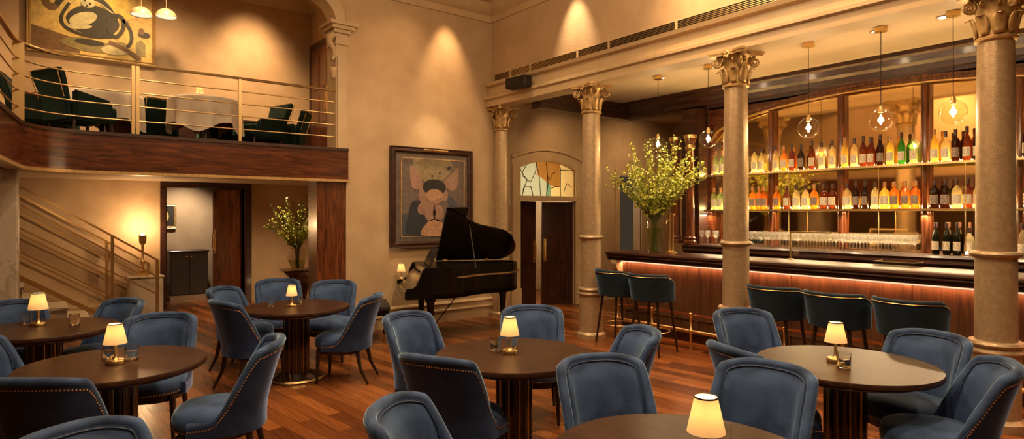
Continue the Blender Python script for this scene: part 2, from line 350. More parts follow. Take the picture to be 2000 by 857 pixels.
# wall behind the bar's left end, with arched door and a side doorway
def arch_z(x, x0, x1, zs, za):
    t = (x - (x0 + x1) / 2) / ((x1 - x0) / 2); return zs + (za - zs) * (1 - t * t)
BY = 8.5
bm = NB(); box(bm, WX + .25, 6.83, BY, BY + .2, 0, 3.67); box(bm, 8.19, 9.42, BY, BY + .2, 0, 3.67); box(bm, 10.1, 11.2, BY, BY + .2, 0, 3.67); box(bm, 9.42, 10.1, BY, BY + .2, 2.5, 3.67)
N = 20
for i in range(N):
    a, b = 6.83 + 1.36 * i / N, 6.83 + 1.36 * (i + 1) / N
    prism(bm, [(a, arch_z(a, 6.83, 8.19, 2.54, 2.68)), (b, arch_z(b, 6.83, 8.19, 2.54, 2.68)), (b, 3.67), (a, 3.67)], BY, BY + .2, plane='XZ')
bmesh.ops.remove_doubles(bm, verts=bm.verts[:], dist=1e-5)
struct('wall_bar_passage', bm, 'wall')
# room beyond the doors
bm = NB(); box(bm, 6.3, 11.2, 10.6, 10.7, 0, 3.2); box(bm, 6.3, 6.4, 8.7, 10.6, 0, 3.2); box(bm, 6.3, 11.2, 8.7, 10.7, 3.2, 3.3); struct('wall_kitchen', bm, 'wall')
lamp('kitchen_lamp', 'POINT', (7.15, 9.7, 2.2), 45, (1, .86, .62), radius=.1)
lamp('side_room_lamp', 'POINT', (9.9, 9.7, 2.0), 22, (1, .86, .62), radius=.1)

# beam over the columns with its mouldings
bm = NB()
prof = [(6.02, 3.50), (6.02, 3.60), (5.985, 3.62), (5.985, 3.66), (6.05, 3.69), (6.05, 3.82), (5.99, 3.84), (5.97, 3.885), (6.02, 3.90), (6.14, 3.90), (6.36, 3.90), (6.36, 3.68), (6.46, 3.62), (6.46, 3.56), (6.32, 3.50)]
prism(bm, prof, -4, WY, plane='XZ'); struct('trim_beam', bm, 'trimp')
bm = NB(); prism(bm, [(6.36, 3.55), (6.62, 3.60), (6.66, 3.67), (6.36, 3.67)], -4, BY, plane='XZ'); struct('trim_bar_cove', bm, 'trimp')
# ceiling cornice of the main room
cprof = [(0, 4.93), (.03, 4.93), (.05, 4.99), (.05, 5.03), (.09, 5.05), (.16, 5.14), (.18, 5.2), (.24, 5.22), (.26, 5.27), (.30, 5.35), (0, 5.35)]
bm = NB(); sweep(bm, [(WX, -4), (WX, WY), (3.0, WY), (-4, WY)], cprof); struct('trim_cornice', bm, 'trimp', smooth=30)
bm = NB(); sweep(bm, [(4.36, 8.75), (4.36, 12), (-.14, 12)], [(0, 5.62), (.03, 5.62), (.05, 5.7), (.13, 5.8), (.15, 5.86), (.2, 5.98), (0, 5.98)]); struct('trim_cornice_mezzanine', bm, 'trimp', smooth=30)
# baseboard along the back wall
bp = [(0, 0.0), (.035, 0), (.035, .16), (.05, .17), (.05, .19), (.03, .20), (.03, .27), (.045, .285), (.03, .31), (0, .32)]
bm = NB(); sweep(bm, [(WX, WY), (3.62, WY)], bp); struct('baseboard_back', bm, 'trimp', smooth=30)
bm = NB(); sweep(bm, [(1.83, 12.6), (-3.9, 12.6)], [(0, 0), (.03, 0), (.03, .14), (0, .17)]); struct('baseboard_lower', bm, 'trimp')
# mezzanine wainscot
bm = NB(); box(bm, 1.2, 4.36, 11.96, 12, 2.62, 3.40); box(bm, 1.2, 4.36, 11.94, 12, 3.38, 3.44)
for k in range(5): box(bm, 1.3 + k * .6, 1.8 + k * .6, 11.945, 11.96, 2.8, 3.3)
struct('trim_wainscot', bm, 'mahogd')

# air grille along the upper right wall
t = thing('air_grille', 'long black slotted air grille set in the wall above the colonnade', 'vent', (WX, 3, 3.92))
bm = NB(); box(bm, -.012, -.002, -6.9, 5.3, .0, .115); obj('backing', bm, 'blackm', t)
bm = NB()
for z in (.015, .035, .055, .075, .095): box(bm, -.022, -.010, -6.9, 5.3, z, z + .006)
obj('slat', bm, 'brassd', t)['kind'] = 'stuff'
bm = NB(); y = 5.3
ys = [5.3, 4.85, 4.35, 3.3, 2.7, 1.6, .35, -.6, -2, -3.6]
for y in ys: box(bm, -.03, -.005, y - .015, y + .015, -.01, .125)
for z in (-.012, .115): box(bm, -.026, -.005, -6.9, 5.31, z, z + .012)
obj('frame', bm, 'trimp', t)
# wall speaker
t = thing('wall_speaker', 'small black loudspeaker fixed to the beam near the corner', 'speaker', (5.9, 7.35, 3.72), R(6))
bm = bbox(-.10, .06, -.21, .21, -.08, .09, .015); obj('cabinet', bm, 'blackm', t)
bm = bbox(-.115, -.10, -.19, .19, -.065, .075, .004); obj('speaker_grille', bm, 'petal', t)
bm = NB(); box(bm, .06, .13, -.02, .02, -.02, .02); obj('bracket', bm, 'petal', t)

# ------------------------------------------------------------------ columns
def volute(bm, c, ang, s=1):
    pts = []; r0 = .058 * s; rr = []
    for i in range(30):
        a = i / 29 * 2 * pi * 1.9; r = r0 * (1 - i / 29 * .86)
        pts.append((r * cos(a + pi / 2), r * sin(a + pi / 2))); rr.append(.015 * s * (1 - .45 * i / 29))
    d = Vector((cos(ang), sin(ang), 0))
    P = [Vector(c) + d * px + Vector((0, 0, pz)) for px, pz in pts]
    tube(bm, P, rr, 7)
def leafshape(bm, ang, r0, r1, z0, z1, w):
    d = Vector((cos(ang), sin(ang), 0)); s = Vector((-sin(ang), cos(ang), 0)); n = 7; rows = []
    for i in range(n + 1):
        t = i / n; rad = r0 + (r1 - r0) * t ** 2 + .03 * (max(0, t - .75) * 4) ** 2; z = z0 + (z1 - z0) * (t if t < .85 else .85 + (t - .85) * .2 - max(0, t - .92) * 1.2)
        hw = w * (.75 + .45 * sin(pi * min(1, t * 1.1))) * (1 if t < .8 else 1 - (t - .8) * 4 + .05)
        rows.append([bm.verts.new(d * (rad + .014 * (1 - (k / 2) ** 2)) + s * hw * k / 2 + Vector((0, 0, z))) for k in (-2, -1, 0, 1, 2)])
    for a, b in zip(rows, rows[1:]):
        for k in range(4): bm.faces.new((a[k], a[k + 1], b[k + 1], b[k]))
def make_column(label, loc):
    t = thing('column', label, 'column', loc, 0, 'gilded columns in front of the bar')
    bm = NB(); lathe(bm, [(0, 0), (.20, 0), (.20, .06), (.165, .09), (.165, .60), (.175, .61), (0, .61)], 48); obj('pedestal', bm, 'column', t, 35)
    bm = NB(); lathe(bm, [(.0, .60), (.185, .60), (.192, .615), (.185, .635), (.165, .64), (.165, .655), (.182, .66), (.19, .675), (.18, .695), (.15, .70), (0, .70)], 48); obj('lower_ring', bm, 'column', t, 35)
    bm = NB(); lathe(bm, [(0, .69), (.143, .69), (.14, 1.38), (0, 1.38)], 48); obj('lower_shaft', bm, 'column', t, 35)
    bm = NB(); lathe(bm, [(0, 1.365), (.15, 1.365), (.17, 1.38), (.175, 1.395), (.168, 1.412), (.145, 1.42), (0, 1.42)], 48); obj('collar_ring', bm, 'column', t, 35)
    bm = NB(); lathe(bm, [(0, 1.41), (.135, 1.41), (.132, 2.3), (.122, 3.12), (0, 3.12)], 48); obj('shaft', bm, 'column', t, 35)
    cp = obj('capital', lathe(NB(), [(0, 3.10), (.128, 3.10), (.143, 3.113), (.145, 3.13), (.130, 3.145), (.122, 3.15), (.122, 3.34), (.14, 3.42), (.17, 3.45), (0, 3.45)], 40), 'gilt', t, 35)
    bm = NB(); poly = []
    for q in range(4):
        a0 = pi / 4 + q * pi / 2
        poly.append((.285 * cos(a0 - .07), .285 * sin(a0 - .07))); poly.append((.285 * cos(a0 + .07), .285 * sin(a0 + .07)))
        for k in (.25, .5, .75):
            a = a0 + .07 + (pi / 2 - .14) * k; rr = .20 - .02 * sin(pi * k) - 0
            poly.append((rr * cos(a), rr * sin(a)))
    prism(bm, poly, 3.45, 3.475); prism(bm, [(x * 1.05, y * 1.05) for x, y in poly], 3.475, 3.5); obj('abacus', bm, 'gilt', cp)
    bm = NB()
    for q in range(8): leafshape(bm, q * pi / 4 + pi / 8, .124, .165, 3.15, 3.34, .042)
    o = obj('acanthus_leaf', bm, 'gilt', cp, 60); o['kind'] = 'stuff'
    sm = o.modifiers.new('s', 'SOLIDIFY'); sm.thickness = .008
    bm = NB()
    for q in range(4):
        a = pi / 4 + q * pi / 2; volute(bm, (.205 * cos(a), .205 * sin(a), 3.385), a)
        for s in (-.42, .42): volute(bm, (.155 * cos(a + s), .155 * sin(a + s), 3.40), a + s, .55)
        a2 = q * pi / 2
        for k in range(5):
            an = k * 2 * pi / 5; v = Vector((.185, .026 * cos(an), 3.455 + .026 * sin(an))); M_ = Matrix.Rotation(a2, 4, 'Z'); dome(bm, M_ @ v, M_ @ Vector((1, 0, 0)), .02)
    obj('volute', bm, 'gilt', cp, 60)
    return t
c1 = make_column('gilded column beside the left end of the bar, with two bar stools at its right', (6.15, 6.06, 0))
make_c = [('gilded middle column between the stools, second from the bar\'s left end', (6.15, 3.83, 0)), ('largest gilded column, nearest the camera at the right', (6.15, 1.50, 0)),
          ('slim gilded column against the corner beside the grand piano tail', (6.26, 8.26, 0))]
for lb, lc in make_c: copy_tree(c1, None, lb, None, lc)

# ------------------------------------------------------------------ mezzanine
def edge_path():
    pts = [(-.75, 2.0), (-.35, 6.0), (-.22, 7.0), (-.13, 7.7)]
    c = (.32, 7.95)
    pts = [(-.75, 2.0), (-.36, 5.5), (-.20, 7.0), (-.12, 7.75)]
    p0, p1, p2 = Vector((-.12, 7.75)), Vector((-.06, 8.38)), Vector((.62, 8.40))
    for i in range(1, 13):
        t = i / 12; q = p0 * (1 - t) ** 2 + p1 * 2 * t * (1 - t) + p2 * t * t; pts.append((q.x, q.y))
    pts += [(2.0, 8.4), (3.58, 8.4)]
    return pts
EP = edge_path()
bm = NB(); prism(bm, EP + [(3.58, 8.7), (4.6, 8.7), (4.6, 12.0), (-4, 12.0), (-4, 2.0)], 2.42, 2.62); struct('floor_mezzanine', bm, 'mahogd')
t = thing('mezzanine_fascia', 'curved polished mahogany fascia panel under the mezzanine railing', 'fascia', (0, 0, 2.18))
bm = NB(); sweep(bm, EP, [(0, .02), (0, .44), (-.03, .44), (-.03, .02)]); obj('panel', bm, 'mahogh', t, 30)
bm = NB(); sweep(bm, EP, [(.02, .43), (.02, .47), (-.045, .47), (-.045, .43)]); obj('top_cap', bm, 'mahogd', t, 30)
bm = NB(); sweep(bm, EP, [(.1, -.01), (.1, .025), (-.045, .025), (-.045, -.01)]); obj('gilt_edge', bm, 'gilt', t, 30)
# soffit below the left run
bm = NB(); prism(bm, EP[:4] + [(-.05, 8.4), (-4, 8.4), (-4, 2.0)], 2.20, 2.30); struct('ceiling_soffit', bm, 'ceil')
# mahogany pier
bm = NB(); box(bm, 3.14, 3.56, 8.42, 8.75, 0, 2.2); box(bm, 3.12, 3.58, 8.405, 8.42, 0, .14)
for z0, z1 in ((.22, 1.0), (1.06, 2.1)): pass
o = obj('mahogany_pier', bm, 'mahog'); tag(o, 'tall polished mahogany pier at the mezzanine\'s right end', 'pier')
# railing
t = thing('mezzanine_railing', 'long curved brass railing with five thin rails on the mezzanine edge', 'railing', (0, 0, 2.64))
def rail_pts(z, off=-.0): return [(x, y, z) for x, y in EP[:-1]] + [(3.5, 8.4, z)]
def off_path(o):
    out = []
    for i, (x, y) in enumerate(EP):
        a = Vector(EP[max(0, i - 1)]); b = Vector(EP[min(len(EP) - 1, i + 1)]); d = (b - a).normalized(); out.append((x - d.y * o, y + d.x * o))
    out[-1] = (3.5, out[-1][1]); return out
OP = off_path(.03)
bm = NB(); sweep(bm, OP, [(-.022, .815), (.022, .815), (.026, .83), (.016, .843), (-.016, .843), (-.026, .83)]); obj('handrail', bm, 'brassd', t, 50)
for z in (.66, .50, .34, .17):
    bm = NB(); tube(bm, [(x, y, z) for x, y in OP], .008, 8); obj('rail', bm, 'brassd', t, 60)
for (x, y) in ((.97, 8.43), (2.13, 8.43), (3.46, 8.43)):
    for dx in ((-.022, .022) if x < 1.5 else (0,)):
        bm = NB(); box(bm, x + dx - .018, x + dx + .018, y - .02, y + .02, 0, .82); obj('post', bm, 'brassd', t)
bm = NB(); bar(bm, (-.10, 8.0, 0), (-.10, 8.0, .82), .02, .10); o = obj('post', bm, 'brassd', t)
bm = NB(); bar(bm, (-.34, 5.6, 0), (-.34, 5.6, .82), .02, .10); o = obj('post', bm, 'brassd', t)
# wall pilaster with capital and arch
t = thing('arch_pilaster', 'cream pilaster with moulded capital and scroll bracket at the mezzanine opening', 'pilaster', (3.47, 8.4, 0))
bm = NB(); box(bm, -.07, .10, -.015, .30, 2.62, 4.15); box(bm, -.05, .08, -.03, 0, 2.62, 3.95); obj('pilaster_shaft', bm, 'trimp', t)
bm = NB()
for z0, z1, e in ((4.12, 4.15, .02), (4.15, 4.28, .0), (4.28, 4.33, .04), (4.33, 4.38, .08), (4.38, 4.43, .12)): box(bm, -.07 - e, .10 + e, -.02 - e, .3, z0, z1)
cpt = obj('capital', bm, 'trimp', t)
bm = NB(); tube(bm, [(-.10, -.03, 4.25), (-.17, -.03, 4.2), (-.17, -.03, 4.12), (-.11, -.03, 4.05), (-.10, -.03, 3.95), (-.13, -.03, 3.88)], [.05, .055, .05, .04, .03, .02], 8)
lathe(bm, [(0, 3.62), (.03, 3.63), (.055, 3.72), (.06, 3.76), (.05, 3.78), (0, 3.78)], 16, (-.12, -.03, 0)); obj('scroll_bracket', bm, 'trimp', t, 50)
bm = NB(); n = 14; pts = []
for i in range(n):
    a0, a1 = pi / 2 * i / n, pi / 2 * (i + 1) / n
    p = lambda a, r: (-.47 + r * cos(a), 4.43 + r * sin(a) * .9)
    prism(bm, [p(a0, .40), p(a1, .40), p(a1, .55), p(a0, .55)], -.02, .28, plane='XZ')
bmesh.ops.remove_doubles(bm, verts=bm.verts[:], dist=1e-5); obj('arch_moulding', bm, 'trimp', t, 30)
bm = NB()
for i in range(n):
    a0, a1 = pi / 2 * i / n, pi / 2 * (i + 1) / n
    prism(bm, [(3.0 + .5 * cos(a0), 4.43 + .47 * sin(a0)), (3.0 + .5 * cos(a1), 4.43 + .47 * sin(a1)), (3.56, 4.43 + .53 * (i + 1) / n), (3.56, 4.43 + .53 * i / n)], WY + .005, WY + .29, plane='XZ')
prism(bm, [(3.0, 4.9), (3.56, 4.93), (3.56, 4.97), (3.0, 4.97)], WY + .005, WY + .29, plane='XZ')
struct('wall_spandrel', bm, 'wall')
# mezzanine door
def panel_door(name, w, h, th, m, parent, loc=(0, 0, 0), rz=0, handle=None, panels=((.1, .42), (.48, .93)), glass=None, cols=2):
    o = obj(name, bbox(0, w, -th / 2, th / 2, 0, h, .003, 1), m, parent); o.location = loc; o.rotation_euler = (0, 0, rz)
    bm = NB()
    for s in (-1, 1):
        for (a, b) in panels:
            for c in range(cols):
                x0 = w * (.1 + c * (.84 / cols)); x1 = x0 + w * (.76 / cols); y = s * th / 2
                for e, d in ((0, .010), (.035, .016)):
                    box(bm, x0 + e, x1 - e, min(y, y + s * d), max(y, y + s * d), h * a + e, h * b - e)
    obj('door_panel', bm, m, o)
    if handle is not None:
        bm = NB()
        for s in (-1, 1):
            tube(bm, [(handle, s * (th / 2), h * .46), (handle, s * (th / 2 + .05), h * .46), (handle, s * (th / 2 + .05), h * .60), (handle, s * (th / 2), h * .60)], .012, 8)
            box(bm, handle - .03, handle + .03, min(s * th / 2, s * (th / 2 + .02)), max(s * th / 2, s * (th / 2 + .02)), h * .42, h * .64)
        obj('door_handle', bm, 'brass', o, 40)
    return o
d = thing('door_1', None, None, (4.35, 11.9, 2.62), -pi / 2); d['kind'] = 'structure'
bm = NB(); box(bm, -.0, .08, -.06, 0, 0, 2.24); box(bm, 1.02, 1.1, -.06, 0, 0, 2.24); box(bm, 0, 1.1, -.06, 0, 2.24, 2.36); obj('door_frame', bm, 'mahogd', d)
panel_door('door_leaf', .94, 2.24, .05, 'mahog', d, (.08, -.03, 0), 0, .85, ((.07, .3), (.35, .6), (.65, .93)))

# mezzanine furniture
def make_armchair(label):
    t = thing('armchair', label, 'armchair')
    s = bbox(-.27, .27, -.25, .30, .26, .46, .05, 3); obj('seat', s, 'green', t, 50)
    bm = NB()
    def slab(w0, w1, w2):
        vs = []
        lv = [(0.22, w0, -.22), (.50, w1, -.25), (.76, w2, -.33), (.84, w2 * .98, -.35)]
        for z, w, y in lv:
            vs.append([bm.verts.new(p) for p in ((-w, y, z), (w, y, z), (w, y - .09, z), (-w, y - .09, z))])
        for a, b in zip(vs, vs[1:]):
            for k in range(4): bm.faces.new((a[k], a[(k + 1) % 4], b[(k + 1) % 4], b[k]))
        bm.faces.new(vs[0]); bm.faces.new(vs[-1])
    slab(.25, .23, .28); bmesh.ops.bevel(bm, geom=bm.edges[:], offset=.022, segments=2, affect='EDGES'); obj('backrest', bm, 'green', t, 50)
    for s in (-1, 1):
        bm = NB(); box(bm, min(s * .24, s * .32), max(s * .24, s * .32), -.26, .24, .24, .60)
        for v in bm.verts:
            if v.co.z > .5 and v.co.y > 0: v.co.z -= .08; v.co.y -= .05
        bmesh.ops.bevel(bm, geom=bm.edges[:], offset=.025, segments=2, affect='EDGES'); obj('arm', bm, 'green', t, 50)
        for y in (-.22, .22):
            bm = NB(); tube(bm, [(s * .24, y, .26), (s * .25, y * 1.1, 0)], [.022, .013], 8); obj('leg', bm, 'leg', t, 50)
    bm = NB(); tube(bm, [(-.25, -.345, .5), (-.275, -.44, .82), (.275, -.44, .82), (.25, -.345, .5)], .005, 6); obj('piping', bm, 'brass', t, 50)
    return t
ac = make_armchair('green wing-shaped armchair seen from behind, left of the first clothed mezzanine table'); ac.location = (.50, 9.45, 2.62); ac.rotation_euler = (0, 0, R(-62))
for lb, x, y, a in (('green velvet armchair between the two clothed mezzanine tables, near the painted wall', 1.46, 11.0, 20),
                    ('green velvet armchair standing alone before the mezzanine door', 3.38, 10.65, 60),
                    ('green velvet armchair behind the second clothed mezzanine table, only its top showing', 2.36, 10.5, 172),
                    ('green velvet armchair beside the second clothed mezzanine table, on its right', 2.80, 9.95, 105),
                    ('green velvet armchair at the mezzanine corner nearest the flat brass post', .12, 9.9, -100),
                    ('green velvet armchair farthest left against the painted wall of the mezzanine', .26, 11.42, 180)):
    copy_tree(ac, None, lb, 'green armchairs on the mezzanine', (x, y, 2.62), R(a))
ac['group'] = 'green armchairs on the mezzanine'
o = bpy.data.objects
def ctable(label, loc, r=.46):
    t = thing('dining_table', label, 'table', loc, 0, 'clothed mezzanine tables')
    bm = NB(); lathe(bm, [(0, .70), (r - .01, .70), (r - .01, .735), (0, .735)], 36); obj('table_top', bm, 'tablebase', t, 30)
    bm = NB(); lathe(bm, [(0, 0), (.24, 0), (.24, .02), (.06, .05), (.045, .70), (0, .70)], 24); obj('pedestal', bm, 'tablebase', t, 30)
    return t
def tcloth(label, loc, r=.46, drop=.42, seed=0):
    bm = NB(); n = 96; rings = []
    prof = [(0, 0)] + [(r * k / 4, 0) for k in (1, 2, 3, 4)] + [(r + .012, -.012), (r + .02, -.05), (r + .022, -.2), (r + .02, -1)]
    rnd = random.Random(seed); ph = [rnd.random() * 6.28 for _ in range(4)]
    for j, (rad, z) in enumerate(prof[1:]):
        ring = []
        for i in range(n):
            a = 2 * pi * i / n; sq = drop * (1 + .35 * (abs(cos(2 * a + ph[0])) ** 2 - .4)); zz = z if z > -.1 else (-sq * .5 if z > -.5 else -sq)
            amp = 0 if z > -.02 else (.008 if z > -.1 else (.022 if z > -.5 else .045))
            rr = rad + amp * (sin(9 * a + ph[1]) + .5 * sin(14 * a + ph[2]))
            ring.append(bm.verts.new((rr * cos(a), rr * sin(a), .745 + zz)))
        rings.append(ring)
    c = bm.verts.new((0, 0, .745))
    for i in range(n): bm.faces.new((c, rings[0][i], rings[0][(i + 1) % n]))
    for a, b in zip(rings, rings[1:]):
        for i in range(n): bm.faces.new((a[i], a[(i + 1) % n], b[(i + 1) % n], b[i]))
    o = obj('tablecloth', bm, 'cloth', smooth=60); o.location = loc; tag(o, label, 'tablecloth', 'white tablecloths on the mezzanine')
ctable('round mezzanine table under a white cloth, left one beside the wing armchair', (.80, 10.2, 2.62))
tcloth('white tablecloth draped on the left mezzanine table beside the wing armchair', (.80, 10.2, 2.62), seed=1)
ctable('round mezzanine table under a white cloth, right one with a small lit lamp', (1.99, 9.78, 2.62))
tcloth('white tablecloth draped on the right mezzanine table that carries a small lamp', (1.99, 9.78, 2.62), seed=5)
t = thing('side_table', 'dark red wooden table with no cloth at the far left of the mezzanine', 'table', (.20, 10.74, 2.62))
bm = NB(); lathe(bm, [(0, .70), (.27, .70), (.28, .72), (.28, .74), (0, .745)], 32); obj('table_top', bm, 'mahogh', t, 30)
bm = NB(); lathe(bm, [(0, 0), (.18, 0), (.18, .02), (.04, .05), (.035, .70), (0, .70)], 20); obj('pedestal', bm, 'tablebase', t, 30)
# dome pendants on the mezzanine
dm = thing('dome_pendant', 'white dome pendant lamp hanging in front of the large gold painting', 'pendant lamp', (1.38, 11.3, 4.86), 0, 'white dome pendants on the mezzanine')
bm = NB(); lathe(bm, [(.155, 0), (.15, .04), (.12, .09), (.06, .13), (.0, .14)], 32); obj('lamp_shade', bm, 'trimp', dm, 50)
bm = NB(); lathe(bm, [(.148, .012), (.0, .02)], 32); obj('diffuser', bm, 'domein', dm)
bm = NB(); tube(bm, [(0, 0, .14), (0, 0, 1.12)], .004, 6); obj('cord', bm, 'trimp', dm)
copy_tree(dm, None, 'white dome pendant lamp hanging right of the large gold painting', None, (1.73, 11.3, 4.90))
lamp('dome_glow', 'SPOT', (1.38, 11.3, 4.85), 12, WARM2, (1.38, 11.3, 0), .1, 150, 1); lamp('dome_glow', 'SPOT', (1.73, 11.3, 4.89), 12, WARM2, (1.73, 11.3, 0), .1, 150, 1)

# ------------------------------------------------------------------ paintings
def blob(bm, pts, y, mi, th=.002):
    """smooth closed shape, pts in (x,z)"""
    n = len(pts); out = []
    for i in range(n):
        p0, p1, p2, p3 = [Vector(pts[(i + k) % n]) for k in (-1, 0, 1, 2)]
        for s in range(5):
            u = s / 5; q = .5 * ((2 * p1) + (p2 - p0) * u + (2 * p0 - 5 * p1 + 4 * p2 - p3) * u * u + (3 * p1 - p0 - 3 * p2 + p3) * u ** 3); out.append((q.x, q.y))
    prism(bm, out, y, y - th, mi, 'XZ')
def stroke(bm, pts, r, y, mi):
    """flat painted stroke of width 2r"""
    n = 24; P = [Vector(p) for p in pts]; C = []
    for i in range(len(P) - 1):
        p0, p1, p2, p3 = P[max(0, i - 1)], P[i], P[i + 1], P[min(len(P) - 1, i + 2)]
        for s in range(8):
            u = s / 8; C.append(.5 * ((2 * p1) + (p2 - p0) * u + (2 * p0 - 5 * p1 + 4 * p2 - p3) * u * u + (3 * p1 - p0 - 3 * p2 + p3) * u ** 3))
    C.append(P[-1]); L = []; Rr = []
    for i, c in enumerate(C):
        d = (C[min(i + 1, len(C) - 1)] - C[max(i - 1, 0)]).normalized(); nn = Vector((-d.y, d.x)) * r; L.append(c + nn); Rr.append(c - nn)
    for i in range(len(C) - 1):
        prism(bm, [tuple(L[i]), tuple(L[i + 1]), tuple(Rr[i + 1]), tuple(Rr[i])], y, y - .0015, mi, 'XZ')
def ell(cx, cz, a, b, rot=0, n=10): return [(cx + a * cos(t) * cos(rot) - b * sin(t) * sin(rot), cz + a * cos(t) * sin(rot) + b * sin(t) * cos(rot)) for t in [2 * pi * k / n for k in range(n)]]
def frame_bm(w, h, fw, d):
    bm = NB()
    sweep(bm, [(0, 0), (w, 0), (w, h), (0, h)], [(-.0, 0), (-.0, d * .6), (-fw * .3, d), (-fw * .7, d * .8), (-fw, d), (-fw, 0)], closed=True)
    for v in bm.verts: x, y, z = v.co; v.co = (x, -z, y)
    return bm
PM = [flat('paint_ochre', (.62, .42, .12)), flat('paint_black', (.03, .022, .012)), flat('paint_cream', (.55, .46, .24)), flat('paint_umber', (.16, .08, .025)), flat('paint_yellow', (.75, .50, .10)), flat('paint_olive', (.22, .17, .06))]
t = thing('painting', 'large gold framed painting of dark tubular shapes on ochre, on the mezzanine wall', 'painting', (.0, 11.97, 4.27))
w, h = 1.62, 1.12; fm = obj('picture_frame', frame_bm(w, h, .05, .05), 'gilt', t)
bm = NB(); box(bm, .0, w, -.012, 0, .0, h, 0); Y = -.013
prism(bm, [(.0, 0), (.62, 0), (.62, .22), (0, .36)], Y, Y - .001, 3, 'XZ')
blob(bm, ell(.25, .82, .13, .20), Y - .002, 3); blob(bm, ell(.26, .80, .04, .07), Y - .004, 0)
blob(bm, [(.45, .6), (.7, .8), (1.0, .75), (1.15, .55), (1.0, .35), (.7, .33), (.5, .42)], Y - .002, 1)
blob(bm, ell(.66, .56, .2, .10, .5), Y - .004, 2); blob(bm, ell(.60, .43, .18, .04, .15), Y - .006, 2); blob(bm, ell(.72, .84, .10, .09), Y - .006, 2)
for q in ((.68, .86), (.75, .82), (.71, .78)): blob(bm, ell(*q, .018, .02), Y - .008, 1)
stroke(bm, [(.32, .72), (.42, .86), (.6, .90), (.85, .92), (1.0, .8), (1.1, .62)], .035, Y - .006, 1)
stroke(bm, [(.48, .78), (.38, .55), (.42, .40), (.6, .32), (.8, .30), (1.05, .34)], .022, Y - .008, 1)
stroke(bm, [(.9, .84), (1.1, .70), (1.3, .62)], .012, Y - .009, 2)
stroke(bm, [(1.02, .66), (1.0, .45), (1.1, .35), (1.2, .5), (1.18, .68), (1.05, .7)], .028, Y - .010, 1)
stroke(bm, [(1.2, .65), (1.3, .5), (1.32, .33), (1.26, .2)], .025, Y - .010, 1)
blob(bm, [(.35, .16), (.6, .26), (.95, .22), (1.2, .28), (1.25, .15), (1.0, .06), (.6, .06)], Y - .004, 5); blob(bm, ell(.75, .2, .2, .05), Y - .006, 1)
blob(bm, ell(1.1, .13, .2, .08, .1), Y - .008, 2); stroke(bm, [(1.0, .25), (1.25, .15), (1.45, .02)], .035, Y - .010, 3)
blob(bm, [(1.0, .95), (1.25, 1.0), (1.35, .72), (1.15, .66)], Y - .002, 4); prism(bm, [(1.38, .08), (1.52, .08), (1.52, .3), (1.45, .36), (1.38, .3)], Y - .002, Y - .004, 5, 'XZ')
blob(bm, ell(1.5, .45, .09, .05), Y - .004, 1); blob(bm, ell(1.46, .50, .04, .06), Y - .006, 3)
obj('canvas', bm, PM, t)
lamp('picture_light', 'SPOT', (.8, 11.3, 5.75), 26, (1, .72, .34), (.8, 12, 4.8), .08, 90, 1)
PP = [flat('paint_mauve_grey', (.13, .095, .085)), flat('paint_slate', (.018, .022, .035)), flat('paint_pink', (.28, .16, .12)), flat('paint_black2', (.008, .007, .007)), flat('paint_peach', (.40, .22, .13)), flat('paint_sand', (.24, .18, .10)), flat('paint_greyblue', (.05, .06, .085))]
t = thing('painting', 'wood framed painting with rounded pink and slate shapes behind the grand piano', 'painting', (4.32, 8.38, 1.29))
w, h = 1.30, 1.36; obj('picture_frame', frame_bm(w, h, .09, .05), 'mahogd', t)
bm = NB()
for a, b in (((.075, .075), (w - .075, .085)), ((.075, h - .085), (w - .075, h - .075)), ((.075, .075), (.085, h - .075)), ((w - .085, .075), (w - .075, h - .075))): box(bm, a[0], b[0], -.052, -.04, a[1], b[1])
obj('gilt_fillet', bm, 'gilt', t)
bm = NB(); box(bm, .0, w, -.012, 0, .0, h, 0); Y = -.013
blob(bm, [(.3, 1.25), (.6, 1.28), (1.0, 1.25), (.9, 1.0), (.65, .9), (.4, 1.0)], Y, 5)
prism(bm, [(.09, .09), (.60, .09), (.55, .35), (.3, .45), (.09, .42)], Y, Y - .002, 6, 'XZ'); blob(bm, [(.18, .12), (.52, .12), (.5, .4), (.42, .62), (.28, .6), (.22, .4)], Y - .002, 1)
blob(bm, ell(.98, .45, .16, .26, .2), Y - .002, 6); blob(bm, [(.25, 1.15), (.36, 1.1), (.48, .88), (.4, .8), (.27, .85)], Y - .003, 2); blob(bm, [(1.12, 1.15), (.98, 1.05), (.85, .92), (.95, .8), (1.1, .85)], Y - .003, 2)
blob(bm, ell(.66, .72, .27, .2), Y - .004, 2); blob(bm, ell(.68, .84, .21, .13), Y - .006, 3); blob(bm, ell(.68, .70, .16, .115), Y - .008, 4); stroke(bm, [(.52, .68), (.66, .62), (.82, .68)], .012, Y - .011, 2)
blob(bm, ell(.50, .52, .13, .10, .5), Y - .005, 2); blob(bm, ell(.84, .50, .12, .14), Y - .005, 0)
blob(bm, ell(.60, .44, .10, .13), Y - .009, 2); blob(bm, ell(.75, .44, .10, .13), Y - .009, 2); stroke(bm, [(.675, .56), (.67, .42), (.68, .33)], .012, Y - .011, 3)
blob(bm, [(.45, .1), (.9, .1), (.85, .26), (.68, .35), (.52, .26)], Y - .009, 4)
for q, r in (((.64, 1.02), .018), ((.44, .95), .012), ((.78, 1.08), .022), ((.95, 1.16), .04)): blob(bm, ell(*q, r, r * .6, .5), Y - .010, 1)
obj('canvas', bm, PP, t)
lamp('picture_light', 'SPOT', (4.95, 7.9, 3.6), 16, WARM2, (4.97, 8.4, 2.4), .05, 75, 1)
t = thing('picture_light', 'brass picture light bar over the painting behind the piano', 'picture light', (4.97, 8.33, 2.70))
bm = NB(); tube(bm, [(-.22, -.06, 0), (.22, -.06, 0)], .014, 10); obj('lamp_tube', bm, 'brass', t, 50)
